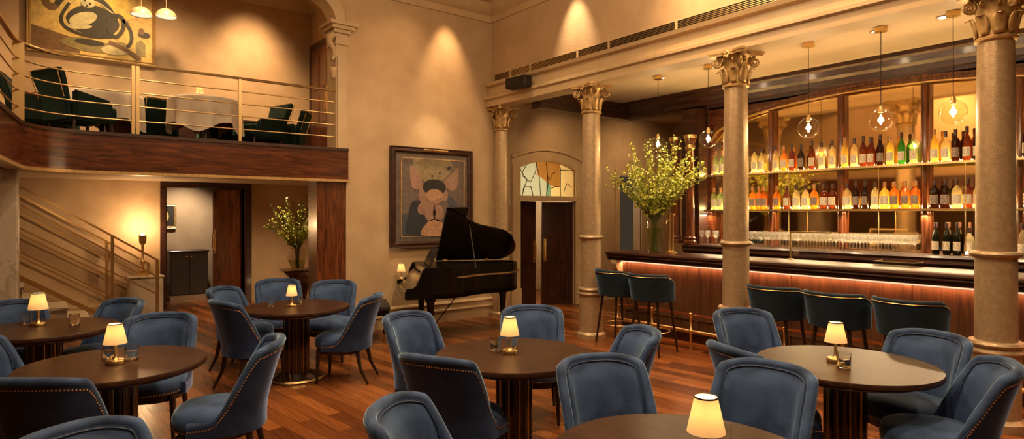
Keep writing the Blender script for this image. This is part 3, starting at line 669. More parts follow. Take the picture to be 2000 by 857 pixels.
bm = NB(); tube(bm, [(0, .06, -.02), (0, 0, .03), (0, -.06, 0)], .006, 6); obj('arm', bm, 'brass', t, 50)

# ------------------------------------------------------------------ under the mezzanine
d = thing('door_2', None, None, (1.83, 12.6, 0)); d['kind'] = 'structure'
bm = NB()
for (x0, x1, z0, z1) in ((0, .10, 0, 2.2), (1.44, 1.56, 0, 2.2), (0, 1.56, 2.2, 2.31)):
    box(bm, x0, x1, -.04, .22, z0, z1); box(bm, x0 + .02, x1 - .02, -.06, -.0405, z0 + (.02 if z0 else 0), z1 - .02)
obj('door_frame', bm, 'mahogd', d)
l1 = panel_door('door_leaf', .68, 2.17, .05, 'mahog', d, (1.42, .22, .01), R(122), .60, ((.05, .18),), cols=1)
bm = NB(); box(bm, .15, .55, -.03, .03, .55, 2.0); obj('door_glass', bm, 'glass', l1)
l2 = panel_door('door_leaf', .60, 2.17, .05, 'mahog', d, (1.28, .80, .01), R(96), .54, ((.05, .18), (.25, .9)), cols=1)
t = thing('cabinet', 'low dark grey two-door cabinet with a steel kickplate in the passage', 'cabinet', (2.15, 13.62, 0))
bm = bbox(0, .68, 0, .42, .10, .95, .006, 1); obj('body', bm, 'cabinet', t)
for i in (0, 1): obj('door', bbox(.01 + i * .335, .335 + i * .335, -.02, 0, .12, .93, .004, 1), 'cabinet', t)
obj('top', bbox(-.02, .70, -.03, .44, .95, .985, .006, 1), 'mahogd', t); obj('kickplate', bbox(.0, .68, -.012, .42, 0, .10, .002, 1), 'kickplate', t)
bm = NB(); box(bm, .28, .31, -.035, -.02, .86, .875); box(bm, .36, .39, -.035, -.02, .86, .875); obj('handle', bm, 'brass', t)
t = thing('small_picture', 'small gold framed picture in the passage above the cabinet', 'picture', (2.02, 14.27, 1.46))
obj('picture_frame', frame_bm(.30, .40, .045, .03), 'gilt', t)
bm = NB(); box(bm, 0, .30, -.01, 0, 0, .40, 0); blob(bm, ell(.15, .2, .06, .1), -.011, 1); obj('canvas', bm, [PM[1], PM[0]], t)
# marble pier and stair
bm = bbox(-.85, -.10, 8.15, 8.75, 0, 2.2, .02, 2); o = obj('marble_pier', bm, 'marble'); tag(o, 'veined marble pier below the mezzanine at the left edge', 'pier')
t = thing('staircase', 'short straight staircase with marble treads beneath the mezzanine', 'stairs', (0, 11.6, 0))
bm = NB()
for k in range(12):
    x1 = .98 - k * .27
    if x1 < -3: break
    box(bm, x1 - .29, x1, .05, .95, max(0, k * .175 - .28), max(.01, (k + 1) * .175 - .28))
obj('riser_block', bm, 'marble', t)
bm = NB()
for k in range(12):
    x1 = .98 - k * .27; (box(bm, x1 - .29, x1 + .02, .03, .97, (k + 1) * .175 - .28, (k + 1) * .175 - .25) if k > 0 else None)
obj('tread', bm, 'stone', t)['kind'] = 'stuff'
bm = NB(); bar(bm, (1.02, .0, .02), (-2.2, .0, 2.15), .04, .07); obj('stringer', bm, 'brass', t)
def stair_rail(label, Y, dz=0, x0=-1.5):
    t = thing('stair_railing', label, 'railing', (0, Y, 0), 0, 'brass stair railings')
    s = .658
    bm = NB(); bar(bm, (1.65, 0, .95 + dz), (x0, 0, .95 + dz + s * (1.65 - x0)), .035, .03); obj('handrail', bm, 'brass', t)
    for z, sl in ((.69, .66), (.40, .63)):
        bm = NB(); bar(bm, (1.63, 0, z + dz), (x0, 0, z + dz + sl * (1.63 - x0)), .015, .024); obj('rail', bm, 'brass', t)
    bm = NB(); bar(bm, (1.02, 0, .41 + dz), (x0, 0, .41 + dz + .65 * (1.02 - x0)), .015, .024); obj('rail', bm, 'brass', t)
    for x, zt in ((1.64, .95), (1.02, 1.37)):
        bm = NB(); box(bm, x - .022, x + .022, -.022, .022, 0, zt + dz); obj('post', bm, 'brassd', t)
    return t
stair_rail('brass stair railing on the open near side of the stairs', 11.58)
stair_rail('brass stair railing on the far side of the stairs along the wall', 12.5, -.12)
t = thing('marble_block', 'low pale marble step block at the foot of the stairs', 'step', (.30, 10.6, 0)); obj('block', bbox(-.22, .16, -.2, .2, 0, .19, .01), 'stone', t); obj('slab', bbox(-.24, .18, -.22, .22, .19, .22, .008), 'marble', t)
t = thing('pedestal_cabinet', 'grey pedestal cabinet behind the stair railing end', 'cabinet', (1.56, 12.3, 0)); obj('body', bbox(-.25, .25, -.2, .22, 0, .62, .01), 'stone', t); obj('top', bbox(-.27, .27, -.22, .24, .62, .65, .008), 'marble', t)
t = thing('torch_lamp', 'tall brass torch lamp glowing on the pedestal cabinet near the doorway', 'lamp', (1.52, 12.28, .655))
bm = NB(); lathe(bm, [(0, 0), (.07, 0), (.07, .02), (.05, .03), (.05, .09), (.02, .11), (.018, .17), (.035, .20), (.035, .24), (.018, .27), (.02, .52), (.045, .55), (0, .55)], 24); obj('base', bm, 'brass', t, 40)
bm = NB(); lathe(bm, [(.048, .55), (.055, .58), (.06, .69), (.058, .69), (.045, .57), (.02, .555)], 24); obj('cup', bm, 'brassd', t, 40)
bm = NB(); lathe(bm, [(0, .60), (.028, .61), (.034, .66), (.028, .71), (0, .735)], 16); obj('bulb', bm, 'bulb', t, 50)
lamp('torch_glow', 'POINT', (1.52, 12.25, 1.50), 15, WARM, radius=.05)

# flower arrangements
def bouquet(name, label, loc, spread, height, nb, seed, vase, m_leaf='leaf', lean=(0, 0), lsz=1.0):
    t = thing(name, label, 'flowers', loc); rnd = random.Random(seed)
    bs = NB(); bl = NB(); z0 = .03; vh = vase
    for i in range(nb):
        a = rnd.uniform(0, 2 * pi); rr = spread * math.sqrt(rnd.uniform(.01, 1)); H = height * rnd.uniform(.72, 1.0) * (1 - .30 * (rr / spread) ** 2)
        p = [Vector((rnd.uniform(-.03, .03), rnd.uniform(-.03, .03), z0))]; e = Vector((cos(a) * rr + lean[0], sin(a) * rr + lean[1], H))
        neck = Vector((cos(a) * .035, sin(a) * .035, vh))
        mid = neck.lerp(e, .5) + Vector((0, 0, .10 * height)) * rr / spread
        p += [neck]
        for s in (.2, .4, .6, .8, 1.0):
            p.append((1 - s) ** 2 * neck + 2 * s * (1 - s) * mid + s * s * e)
        tube(bs, p, [.005] * 3 + [.004, .003, .0025, .0015], 4)
        L = 40
        for k in range(L):
            s = .10 + .90 * (k + rnd.random()) / L; q = (1 - s) ** 2 * neck + 2 * s * (1 - s) * mid + s * s * e
            u = Vector((rnd.gauss(0, 1), rnd.gauss(0, 1), rnd.gauss(0, .7) + .4)).normalized(); sz = rnd.uniform(.012, .030) * (1.15 - .5 * s) * lsz
            v = u.cross(Vector((rnd.gauss(0, 1), rnd.gauss(0, 1), rnd.gauss(0, 1)))).normalized(); q = q + u * .006
            tip = q + u * sz * 1.7; md = q + u * sz * .8; w_ = v.cross(u) * sz * .22
            A = [bl.verts.new(x) for x in (q, md + v * sz * .55 + w_, tip, md - v * sz * .55 + w_)]; bl.faces.new((A[0], A[1], A[2])); bl.faces.new((A[0], A[2], A[3]))
    obj('stem', bs, 'stem', t, 50)['kind'] = 'stuff'; o = obj('blossom', bl, m_leaf, t); o['kind'] = 'stuff'
    return t
def vase_obj(label, loc, prof, water):
    t = thing('glass_vase', label, 'vase', loc); bm = NB(); lathe(bm, prof, 36); obj('vase_body', bm, 'glass', t, 50)
    bm = NB(); lathe(bm, [(0, .02), (prof[2][0] - .008, .02), (prof[3][0] - .008, water), (0, water)], 32); obj('water', bm, M['vwater'], t, 40); return t
M['vwater'] = glassy('green_tinted_water', (.80, .82, .60), .05, .05, (.5, .55, .2), 1.33)
VP1 = (6.98, 5.62, 1.156)
vase_obj('large clear cylindrical vase with green stems on the bar\'s left end', VP1, [(0, 0), (.10, 0), (.105, .01), (.115, .46), (.120, .48), (.114, .48), (.108, .45), (.098, .02), (0, .02)], .36)
bouquet('flower_arrangement', 'huge spray of yellow green blossom branches in the vase on the bar', VP1, .74, 1.78, 70, 3, .46, lsz=1.5)
VP2 = (3.56, 10.45, .772)
vase_obj('rounded clear vase with branches on the flared dark pedestal by the mahogany pier', VP2, [(0, 0), (.08, 0), (.10, .03), (.155, .17), (.16, .24), (.12, .32), (.10, .35), (.115, .37), (.108, .37), (.094, .35), (.113, .32), (.15, .24), (.09, .03), (0, .02)], .16)
bouquet('flower_arrangement', 'tall yellow green blossom branches in the rounded vase near the mahogany pier', VP2, .50, 1.38, 32, 11, .35, lsz=1.45, lean=(-.10, -.05))
t = thing('pedestal_planter', 'flared dark wooden pedestal under the rounded vase of branches', 'pedestal', (3.62, 10.5, 0))
bm = NB(); lathe(bm, [(0, .68), (.30, .68), (.40, .74), (.42, .76), (.42, .77), (0, .77)], 4); obj('top', bm, 'tablebase', t); t.rotation_euler = (0, 0, R(35))
bm = NB(); lathe(bm, [(0, 0), (.24, 0), (.24, .04), (.15, .08), (.13, .3), (.20, .55), (.30, .68), (0, .68)], 4); obj('body', bm, 'tablebase', t)
lamp('planter_glow', 'POINT', (3.95, 10.3, .18), 4, WARM, radius=.04)

# ------------------------------------------------------------------ arched door beside the bar
d = thing('door_3', None, None, (6.83, BY, 0)); d['kind'] = 'structure'
bm = NB(); box(bm, -.20, 0, -.03, .02, 0, 2.54); box(bm, 1.36, 1.54, -.03, .02, 0, 2.54); box(bm, -.24, -.001, -.06, -.002, 0, .40); box(bm, 1.361, 1.6, -.06, -.002, 0, .40)
for i in range(24):
    a, b = -.20 + 1.74 * i / 24, -.20 + 1.74 * (i + 1) / 24
    lo = lambda x: arch_z(x + 6.83, 6.83, 8.19, 2.54, 2.68) if 0 <= x <= 1.36 else 2.54
    up = lambda x: arch_z(x + 6.83, 6.63, 8.37, 2.72, 2.90)
    prism(bm, [(a, lo(a)), (b, lo(b)), (b, up(b)), (a, up(a))], -.03, .02, plane='XZ')
    prism(bm, [(a, up(a) - .03), (b, up(b) - .03), (b, up(b) + .015), (a, up(a) + .015)], -.055, -.02, plane='XZ')
box(bm, -.03, 1.39, -.05, .12, 1.955, 2.04)
for x in (-.19, 1.50): box(bm, x, x + .03, -.055, -.03, .4, 2.6)
obj('door_frame', bm, 'trimp', d, 20)
panel_door('door_leaf', .50, 1.94, .05, 'mahogv', d, (0, .08, .005), R(10), .44, ((.06, .35), (.41, .95)), cols=1)
panel_door('door_leaf', .66, 1.94, .05, 'mahogv', d, (1.36, .08, .005), R(165), .60, ((.06, .35), (.41, .95)), cols=2)
w = thing('window_1', None, None, (6.83, BY + .06, 2.04)); w['kind'] = 'structure'
G = [glassy('leaded_glass_clear', (.75, .80, .70), .05, .3, (.6, .62, .52)), glassy('leaded_glass_amber', (.70, .50, .24), .1, .3, (.5, .34, .16)), glassy('leaded_glass_cream', (.75, .65, .42), .1, .55, (.8, .7, .45)), glassy('leaded_glass_teal', (.45, .6, .48), .1, .4, (.35, .45, .36))]
bm = NB(); n = 24
for i in range(n):
    a, b = 1.36 * i / n, 1.36 * (i + 1) / n; ha, hb = arch_z(a, 0, 1.36, .5, .64), arch_z(b, 0, 1.36, .5, .64); am = (a + b) / 2
    split = .30 + .12 * sin(am * 5)
    mi_lo = 0 if am < .68 else (3 if am < .8 else (2 if am < 1.02 else 2)); mi_hi = 0 if am < .48 else (1 if am < 1.02 else 2)
    sb = .30 + .12 * sin(b * 5); sa = .30 + .12 * sin(a * 5)
    for q, mi in (([(a, 0), (b, 0), (b, sb), (a, sa)], mi_lo), ([(a, sa), (b, sb), (b, hb), (a, ha)], mi_hi)):
        bm.faces.new([bm.verts.new((x_, .004, z_)) for x_, z_ in q]).material_index = mi
bmesh.ops.remove_doubles(bm, verts=bm.verts[:], dist=1e-5); gp = obj('window_pane', bm, G, w); gp.modifiers.new('s', 'SOLIDIFY').thickness = .006
bm = NB()
for pts in ([(.42, .62), (.50, .4), (.54, 0)], [(.05, .5), (.12, .35), (.3, .25), (.42, .45), (.44, .62)], [(.2, .55), (.1, .42), (.22, .28), (.12, .1)], [(.70, .38), (.78, .3), (.82, .42), (.9, .45)], [(.80, .15), (.95, .2), (1.0, .18)], [(1.03, 0), (1.03, .55)], [(.68, 0), (.72, .25), (.68, .63)], [(1.12, .1), (1.2, .25), (1.3, .2)], [(.1, 0), (.16, .16), (.3, .18), (.36, 0)], [(1.03, .5), (1.34, .5)]):
    tube(bm, [(x, -.004, z) for x, z in pts], .008, 5)
obj('lead_came', bm, 'petal', w, 50)
d = thing('door_4', None, None, (9.42, BY, 0)); d['kind'] = 'structure'
bm = NB(); box(bm, -.12, 0, -.03, .02, 0, 2.5); box(bm, .68, .80, -.03, .02, 0, 2.5); box(bm, -.12, .80, -.03, .02, 2.5, 2.62); obj('door_frame', bm, 'trimp', d)
panel_door('door_leaf', .64, 2.48, .05, 'mahogd', d, (.0, .10, .005), R(68), .55, ((.06, .35), (.41, .95)), cols=1)
# kitchen rack glimpsed through the gap
t = thing('metal_rack', 'metal shelf rack with pots glimpsed through the gap between the arched doors', 'rack', (7.55, 9.9, 0))
bm = NB()
for z in (.5, .95, 1.3, 1.6): box(bm, -.4, .4, 0, .35, z, z + .02)
obj('shelf', bm, 'kickplate', t)
for x in (-.4, .38):
    bm = NB(); box(bm, x, x + .02, 0, .02, 0, 1.8); obj('post', bm, 'kickplate', t)
for i, (x, z, r, h) in enumerate(((-.1, .97, .09, .14), (.1, 1.32, .07, .12), (-.12, 1.32, .06, .16), (.0, 1.62, .09, .1), (.15, .97, .08, .2))):
    bm = NB(); lathe(bm, [(0, 0), (r, 0), (r, h), (r * .95, h), (r * .92, .01), (0, .01)], 20); o = obj('cooking_pot', bm, 'kickplate', smooth=40); o.location = (7.55 + x, 10.05, z)
    tag(o, ['steel pot on the lower rack shelf, left one, beyond the arched doors', 'steel pot on the middle rack shelf, right one, beyond the arched doors', 'tall steel pot on the middle rack shelf, left one, beyond the arched doors', 'shallow steel pot on the top rack shelf beyond the arched doors', 'deep steel pot on the lower rack shelf, right one, beyond the arched doors'][i], 'pot', 'pots on the kitchen rack')

# ------------------------------------------------------------------ bar counter
t = thing('bar_counter', 'long mahogany bar counter with glowing underside and copper foot rail', 'bar', (6.8, 0, 0))
def nose(): return [(0, 1.035), (.03, 1.03), (.03, 1.06), (.0, 1.075), (-.012, 1.09), (.0, 1.105), (-.02, 1.115), (-.03, 1.13), (-.025, 1.148), (-.01, 1.155), (.66, 1.155), (.66, 1.035)]
bm = NB(); prism(bm, nose(), -3.95, 6.38, plane='XZ'); obj('bar_top', bm, 'mahogd', t, 30)
bm = NB(); box(bm, .17, .60, -3.95, 6.22, .12, 1.04); obj('front_panel', bm, 'barfront', t)
bm = NB()
for y in [6.16 - 1.25 * k for k in range(8)]: box(bm, .155, .17, y - .03, y + .03, .12, 1.03)
box(bm, .15, .17, -3.95, 6.22, .30, .36); obj('panel_moulding', bm, 'barfront', t)
bm = NB(); box(bm, .155, .60, -3.95, 6.20, 0, .12); obj('plinth', bm, 'tablebase', t)
bm = NB(); box(bm, .13, .165, -3.95, 6.20, 1.005, 1.03); obj('led_strip', bm, 'led', t)
bm = NB(); prism(bm, [(.0, 1.035), (.0, .98), (.04, .90), (.10, .84), (.17, .80), (.17, 1.035)], 6.20, 6.30, plane='XZ'); obj('end_bracket', bm, 'trimp', t)
t2 = thing('foot_rail', 'double brass and copper foot rail standing along the bar front', 'foot rail', (6.62, 0, 0))
bm = NB(); tube(bm, [(0, -3.95, .22), (0, 6.1, .22)], .022, 12); obj('lower_rail', bm, 'brass', t2, 50)
bm = NB(); box(bm, .10, .16, -3.95, 6.15, .40, .42); obj('upper_ledge', bm, 'copper', t2)
for k in range(11):
    y = 6.0 - k * .62; bm = NB(); lathe(bm, [(0, 0), (.035, 0), (.035, .01), (.014, .015), (.014, .19), (.026, .2), (.026, .24), (.014, .25), (.014, .40), (.022, .41), (.022, .45), (0, .46)], 12, (0, y, 0))
    tube(bm, [(0, y, .41), (.1, y, .41)], .01, 6); obj('post', bm, 'brass', t2, 50)
# bar top items
t = thing('brass_tap_tower', 'slender double brass tap tower on the bar right of the large vase', 'beer tap', (7.25, 5.55, 1.156))
bm = NB(); lathe(bm, [(0, 0), (.09, 0), (.09, .015), (.05, .03), (0, .03)], 24); obj('base', bm, 'brass', t, 40)
for dy in (-.03, .03):
    bm = NB(); lathe(bm, [(0, .02), (.018, .02), (.018, .52), (.026, .53), (.026, .56), (0, .57)], 14, (0, dy, 0)); obj('pipe', bm, 'brass', t, 40)
bm = NB(); tube(bm, [(0, 0, .46), (-.09, 0, .48), (-.11, 0, .42)], .009, 8); obj('spout', bm, 'brass', t, 50)
t = thing('serving_tray', 'clear glass tray on the bar top near the right-hand column', 'tray', (7.28, 2.62, 1.156))
bm = NB(); box(bm, -.12, .12, -.2, .2, 0, .01)
for a in ((-.12, -.11, -.2, .2), (.11, .12, -.2, .2), (-.12, .12, -.2, -.19), (-.12, .12, .19, .2)): box(bm, *a, 0, .05)
obj('tray_body', bm, 'glass', t); bm = NB()
for a in ((-.12, -.115, -.2, .2), (-.12, .12, -.2, -.195), (-.12, .12, .195, .2)): box(bm, *a, .05, .055)
obj('rim', bm, 'brass', t)
t = thing('glass_guard', 'thin brass framed guard standing on the bar top behind the middle column', 'guard', (7.40, 3.86, 1.156))
bm = NB(); box(bm, -.008, .008, -.008, .008, 0, .34); box(bm, -.008, .008, -.5, .008, .33, .345); box(bm, -.03, .03, -.03, .03, 0, .01); obj('frame', bm, 'brassd', t); bm = NB(); box(bm, -.002, .002, -.5, -.008, .02, .33); obj('pane', bm, 'glass', t)
# ------------------------------------------------------------------ back bar
t = thing('back_bar', 'tall mahogany back bar with arched mirrors, glass shelves and counter', 'back bar', (8.6, 0, 0))
bm = NB(); prism(bm, [(-.55, 1.15), (-.53, 1.14), (-.50, 1.12), (-.50, 1.09), (-.46, 1.08), (0, 1.08), (0, 1.245), (-.54, 1.245), (-.56, 1.22), (-.545, 1.19)], -4, 5.95, plane='XZ'); obj('counter', bm, 'mahogd', t, 30)
bm = NB(); box(bm, -.46, 0, -4, 5.9, 0, 1.08); obj('base_cabinet', bm, 'mahogh', t)
Y0, Y1 = 5.72, .95; YC = (Y0 + Y1) / 2
def az(y): return 2.86 + .46 * max(0, 1 - ((y - YC) / ((Y0 - Y1) / 2)) ** 2) ** .5 if True else 0
bm = NB(); N = 40; lo = []
poly = [(Y0, 1.25)] + [(Y0 + (Y1 - Y0) * i / N, az(Y0 + (Y1 - Y0) * i / N)) for i in range(N + 1)] + [(Y1, 1.25)]
prism(bm, poly, -.045, -.04, plane='YZ'); obj('mirror_panel', bm, 'mirror', t)
# spandrel + surround
bm = NB()
for i in range(N):
    a, b = Y0 + (Y1 - Y0) * i / N, Y0 + (Y1 - Y0) * (i + 1) / N
    prism(bm, [(a, az(a)), (b, az(b)), (b, 3.45), (a, 3.45)], -.10, 0, plane='YZ')
bmesh.ops.remove_doubles(bm, verts=bm.verts[:], dist=1e-5)
box(bm, -.10, 0, Y0, 6.05, 1.25, 3.45); box(bm, -.10, 0, -4, Y1, 1.25, 3.45)
obj('surround', bm, 'mahogh', t)
bm = NB()
for d_, w0, w1 in ((-.14, .0, .05), (-.17, .05, .08)):
    for i in range(N):
        a, b = Y0 + (Y1 - Y0) * i / N, Y0 + (Y1 - Y0) * (i + 1) / N
        prism(bm, [(a, az(a) + w0), (b, az(b) + w0), (b, az(b) + w1), (a, az(a) + w1)], d_, -.09, plane='YZ')
obj('arch_moulding', bm, 'mahog', t, 30)
bm = NB()
for i in range(N):
    a, b = Y0 + (Y1 - Y0) * i / N, Y0 + (Y1 - Y0) * (i + 1) / N
    prism(bm, [(a, az(a) - .012), (b, az(b) - .012), (b, az(b) + .004), (a, az(a) + .004)], -.15, -.10, plane='YZ')
obj('arch_gilding', bm, 'brass', t, 30)
for y in (4.72, 3.74, 2.76, 1.85):
    bm = NB(); z1 = az(y); prism(bm, [(y - .055, -.12), (y + .055, -.12), (y + .055, -.045), (y - .055, -.045)], 0, 1) if False else None
    bm = NB(); box(bm, -.10, -.045, y - .05, y + .05, 1.25, z1); lathe(bm, [(0, 1.25), (.036, 1.25), (.036, z1 - .02), (0, z1 - .02)], 16, (-.10, y, 0)); obj('post', bm, 'mahog', t, 30)
for z in (1.775, 2.315):
    bm = NB(); box(bm, -.32, -.05, Y1 + .02, Y0 - .02, z - .012, z); sh = obj('glass_shelf', bm, 'shelfglass', t)
    bm = NB(); box(bm, -.33, -.32, Y1 + .02, Y0 - .02, z - .022, z + .004); obj('shelf_edge', bm, 'brassd', sh)
bm = NB()
for y in (4.35, 3.2, 2.3, 5.3): tube(bm, [(-.31, y, 1.25), (-.31, y, 2.3)], .006, 6)
obj('shelf_rod', bm, 'brassd', t, 50)
bm = NB(); prism(bm, [(0, 3.38), (-.16, 3.38), (-.18, 3.42), (-.22, 3.43), (-.24, 3.50), (-.30, 3.53), (-.33, 3.60), (-.38, 3.62), (-.38, 3.668), (0, 3.668)], -4, 7.38, plane='XZ')
prism(bm, [(0, 3.36), (-.10, 3.36), (-.10, 3.40), (0, 3.40)], -4, 6.05, plane='XZ'); obj('entablature', bm, 'mahogd', t, 20)
bm = NB(); box(bm, -.10, 0, -3.9, .85, 1.3, 3.3); 
for k in range(4): box(bm, -.12, -.10, -3.8 + 1.1 * k, -2.8 + 1.1 * k, 1.4, 3.2)
obj('side_panelling', bm, 'mahog', t)
bm = NB(); box(bm, -.34, .04, 5.78, 6.10, 1.245, 3.38)
for e in ((1.30, 2.2), (2.3, 3.3)): box(bm, -.355, -.34, 5.84, 6.04, *e); box(bm, -.28, -.02, 6.10, 6.115, *e)
obj('end_pier', bm, 'mahogd', t)
for y, x in ((5.86, -.46), (6.20, -.38)):
    bm = NB(); lathe(bm, [(0, 1.245), (.11, 1.245), (.11, 1.29), (.085, 1.31), (.095, 1.34), (.07, 1.37), (.062, 2.75), (.075, 2.77), (.065, 2.79), (.095, 2.88), (.10, 2.95), (0, 2.95)], 24, (x, y, 0)); c_ = obj('colonnette', bm, 'mahog', t, 35)
    bm = NB(); lathe(bm, [(.064, 2.70), (.078, 2.72), (.078, 2.76), (.066, 2.78), (.098, 2.88), (.105, 2.91), (.105, 2.93), (0, 2.93)], 24, (x, y, .02)); obj('gilt_capital', bm, 'brassd', c_, 35)
bm = NB(); prism(bm, [(6.45, 3.38), (6.45, 3.668), (6.62, 3.668), (6.62, 3.38)], 0, 1) if False else None
# dark beam closing the bar canopy
bm = NB(); box(bm, 6.36, 8.6, 7.38, 7.60, 3.40, 3.668); box(bm, 6.36, 8.6, 7.34, 7.38, 3.50, 3.668); struct('trim_dark_beam', bm, 'mahogd')

# ------------------------------------------------------------------ bottles and glasses
def bprof(s):
    return {0: [(0, 0), (.036, 0), (.038, .01), (.038, .20), (.033, .225), (.014, .25), (.0135, .32), (0, .32)],
            1: [(0, 0), (.042, 0), (.044, .01), (.044, .17), (.038, .20), (.016, .225), (.014, .29), (0, .29)],
            2: [(0, 0), (.030, 0), (.032, .01), (.040, .15), (.038, .19), (.016, .23), (.013, .31), (0, .31)],
            3: [(0, 0), (.036, 0), (.037, .01), (.037, .19), (.030, .23), (.013, .27), (.0135, .34), (0, .34)]}[s]
BP = {}
def make_bottle(c, s, label, group, loc):
    key = (c, s)
    if key not in BP:
        t = thing('liquor_bottle' if s < 3 else 'wine_bottle', label, 'bottle', loc, 0, group)
        P = bprof(s); bm = NB(); lathe(bm, P, 18)
        if s == 1:
            for v in bm.verts:
                if v.co.z < .2: v.co.x *= 1.0
        obj('bottle_body', bm, 'bt' + c, t, 50)
        r = P[3][0] + .0012; bm = NB(); z0, z1 = .05, .145; n = 10; a0 = pi - 1.1; ring = []
        for k in range(n + 1):
            a = a0 + 2.2 * k / n; ring.append((bm.verts.new((r * cos(a), r * sin(a), z0)), bm.verts.new((r * cos(a), r * sin(a), z1))))
        for a, b in zip(ring, ring[1:]): bm.faces.new((a[0], b[0], b[1], a[1]))
        obj('label_patch', bm, 'paperd' if (c in 'd' or (c == 'a' and s == 1)) else 'paper', t, 60)
        H = P[-1][1]; bm = NB(); lathe(bm, [(0, H - .05), (.0155, H - .05), (.0165, H), (.015, H + .012), (0, H + .013)], 12)
        obj('cap', bm, 'cap' if c in 'drwgc' else 'caps', t, 50); BP[key] = t; return t
    return copy_tree(BP[key], None, label, group, loc, random.uniform(-.3, .3))
ORD = ['first', 'second', 'third', 'fourth', 'fifth', 'sixth', 'seventh', 'eighth', 'ninth', 'tenth', 'eleventh', 'twelfth', 'thirteenth', 'fourteenth', 'fifteenth', 'sixteenth', 'seventeenth', 'eighteenth', 'nineteenth', 'twentieth', 'twenty-first', 'twenty-second', 'twenty-third', 'twenty-fourth', 'twenty-fifth', 'twenty-sixth']
BAY = ['bay left of middle column', 'bay beside middle column', 'bay left of centre post', 'bay right of centre post', 'bay left of nearest column', 'bay right of nearest column']
def bay_of(y): return 0 if y > 5.3 else 1 if y > 4.72 else 2 if y > 3.74 else 3 if y > 2.76 else 4 if y > 2.0 else 5
def shelf_row(ys, cols, shapes, z, shelf, x=8.42, sc=1.14):
    cnt = {}
    for y, c, s in zip(ys, cols, shapes):
        b = bay_of(y); cnt[b] = cnt.get(b, 0) + 1; tot = sum(1 for q in ys if bay_of(q) == b)
        lb = '%s bottle on %s, %s from left, %s' % (BN[c], shelf, ORD[cnt[b] - 1], BAY[b])
        o = make_bottle(c, int(s), lb, 'bottles on ' + shelf, (x, y, z)); o.scale = (sc,) * 3
up = [5.59, 5.48, 4.94, 4.83, 4.61, 4.49, 4.37, 4.24, 4.09, 3.96, 3.82, 3.66, 3.54, 3.43, 3.34, 3.23, 3.12, 2.99, 2.86, 2.64, 2.53, 2.43, 2.32, 2.22, 1.78, 1.68]
shelf_row(up, 'ttcccardrccycrrdygtycdrwdgd'[:26], '0202020232030303030320303203'[:26], 2.316, 'the upper shelf')
lw = [5.62, 5.51, 4.97, 4.87, 4.79, 4.59, 4.44, 4.31, 4.18, 4.06, 3.93, 3.82, 3.63, 3.52, 3.41, 3.29, 3.18, 3.07, 2.95, 2.84, 2.64, 2.53, 2.42, 2.31, 2.21, 1.77, 1.67]
shelf_row(lw, 'ttaaaarccarrcddcyaaaddcrcgw', '111111111111122111111111131', 1.776, 'the lower shelf')
shelf_row([2.60, 2.49, 2.39, 2.27, 1.80, 1.70], 'wwwccw', '333133', 1.246, 'the back counter', x=8.33, sc=1.05)
# wine glasses
gt = thing('wine_glass', 'clear stemmed wine glass in the middle packed row on the back counter', 'wine glass', (8.3, 4.9, 1.246), 0, 'wine glasses packed on the back counter')
bm = NB(); lathe(bm, [(0, 0), (.034, 0), (.034, .003), (.006, .008), (.004, .09), (.010, .098), (.030, .125), (.038, .155), (.036, .19), (.032, .215), (.031, .215), (.036, .155), (.028, .127), (0, .102)], 16); obj('glass_body', bm, 'wglass', gt, 60)
for X_ in (8.20, 8.29, 8.38):
    for k in range(26):
        y = 4.93 - k * .084
        if X_ == 8.29 and k == 0: gt.location = (X_, y, 1.246); continue
        copy_tree(gt, None, ('clear wine glass in the front row on the back counter, %s from the left' % ORD[k]) if X_ == 8.20 else 'clear stemmed wine glass in the %s packed row on the back counter' % ('middle' if X_ == 8.29 else 'rear'), None, (X_, y, 1.246))
for k, (x, y) in enumerate(((8.22, 5.70), (8.22, 5.60), (8.30, 5.52), (8.22, 5.44), (8.30, 5.64))):
    copy_tree(gt, None, 'clear stemmed wine glass in the small cluster left of the middle column', 'wine glasses left of the middle column', (x, y, 1.246))
for y in (5.47, 4.2, 3.3, 2.5):
    lamp('counter_glow', 'AREA', (8.45, y, 1.70), 6.0, WARM2, (8.4, y, 1.2), size=(.7, .04))
# shelf candles
cd = thing('tealight', 'small glowing glass tealight on the back counter beside the wine bottles', 'candle', (8.22, 2.30, 1.246), 0)
bm = NB(); lathe(bm, [(0, 0), (.03, 0), (.036, .05), (.033, .06), (0, .02)], 16); obj('cup', bm, 'glass', cd, 50)
bm = NB(); lathe(bm, [(0, .02), (.014, .022), (.012, .045), (0, .055)], 12); obj('flame', bm, 'bulb', cd, 50)
cd.location = (8.2, 2.26, 1.246)

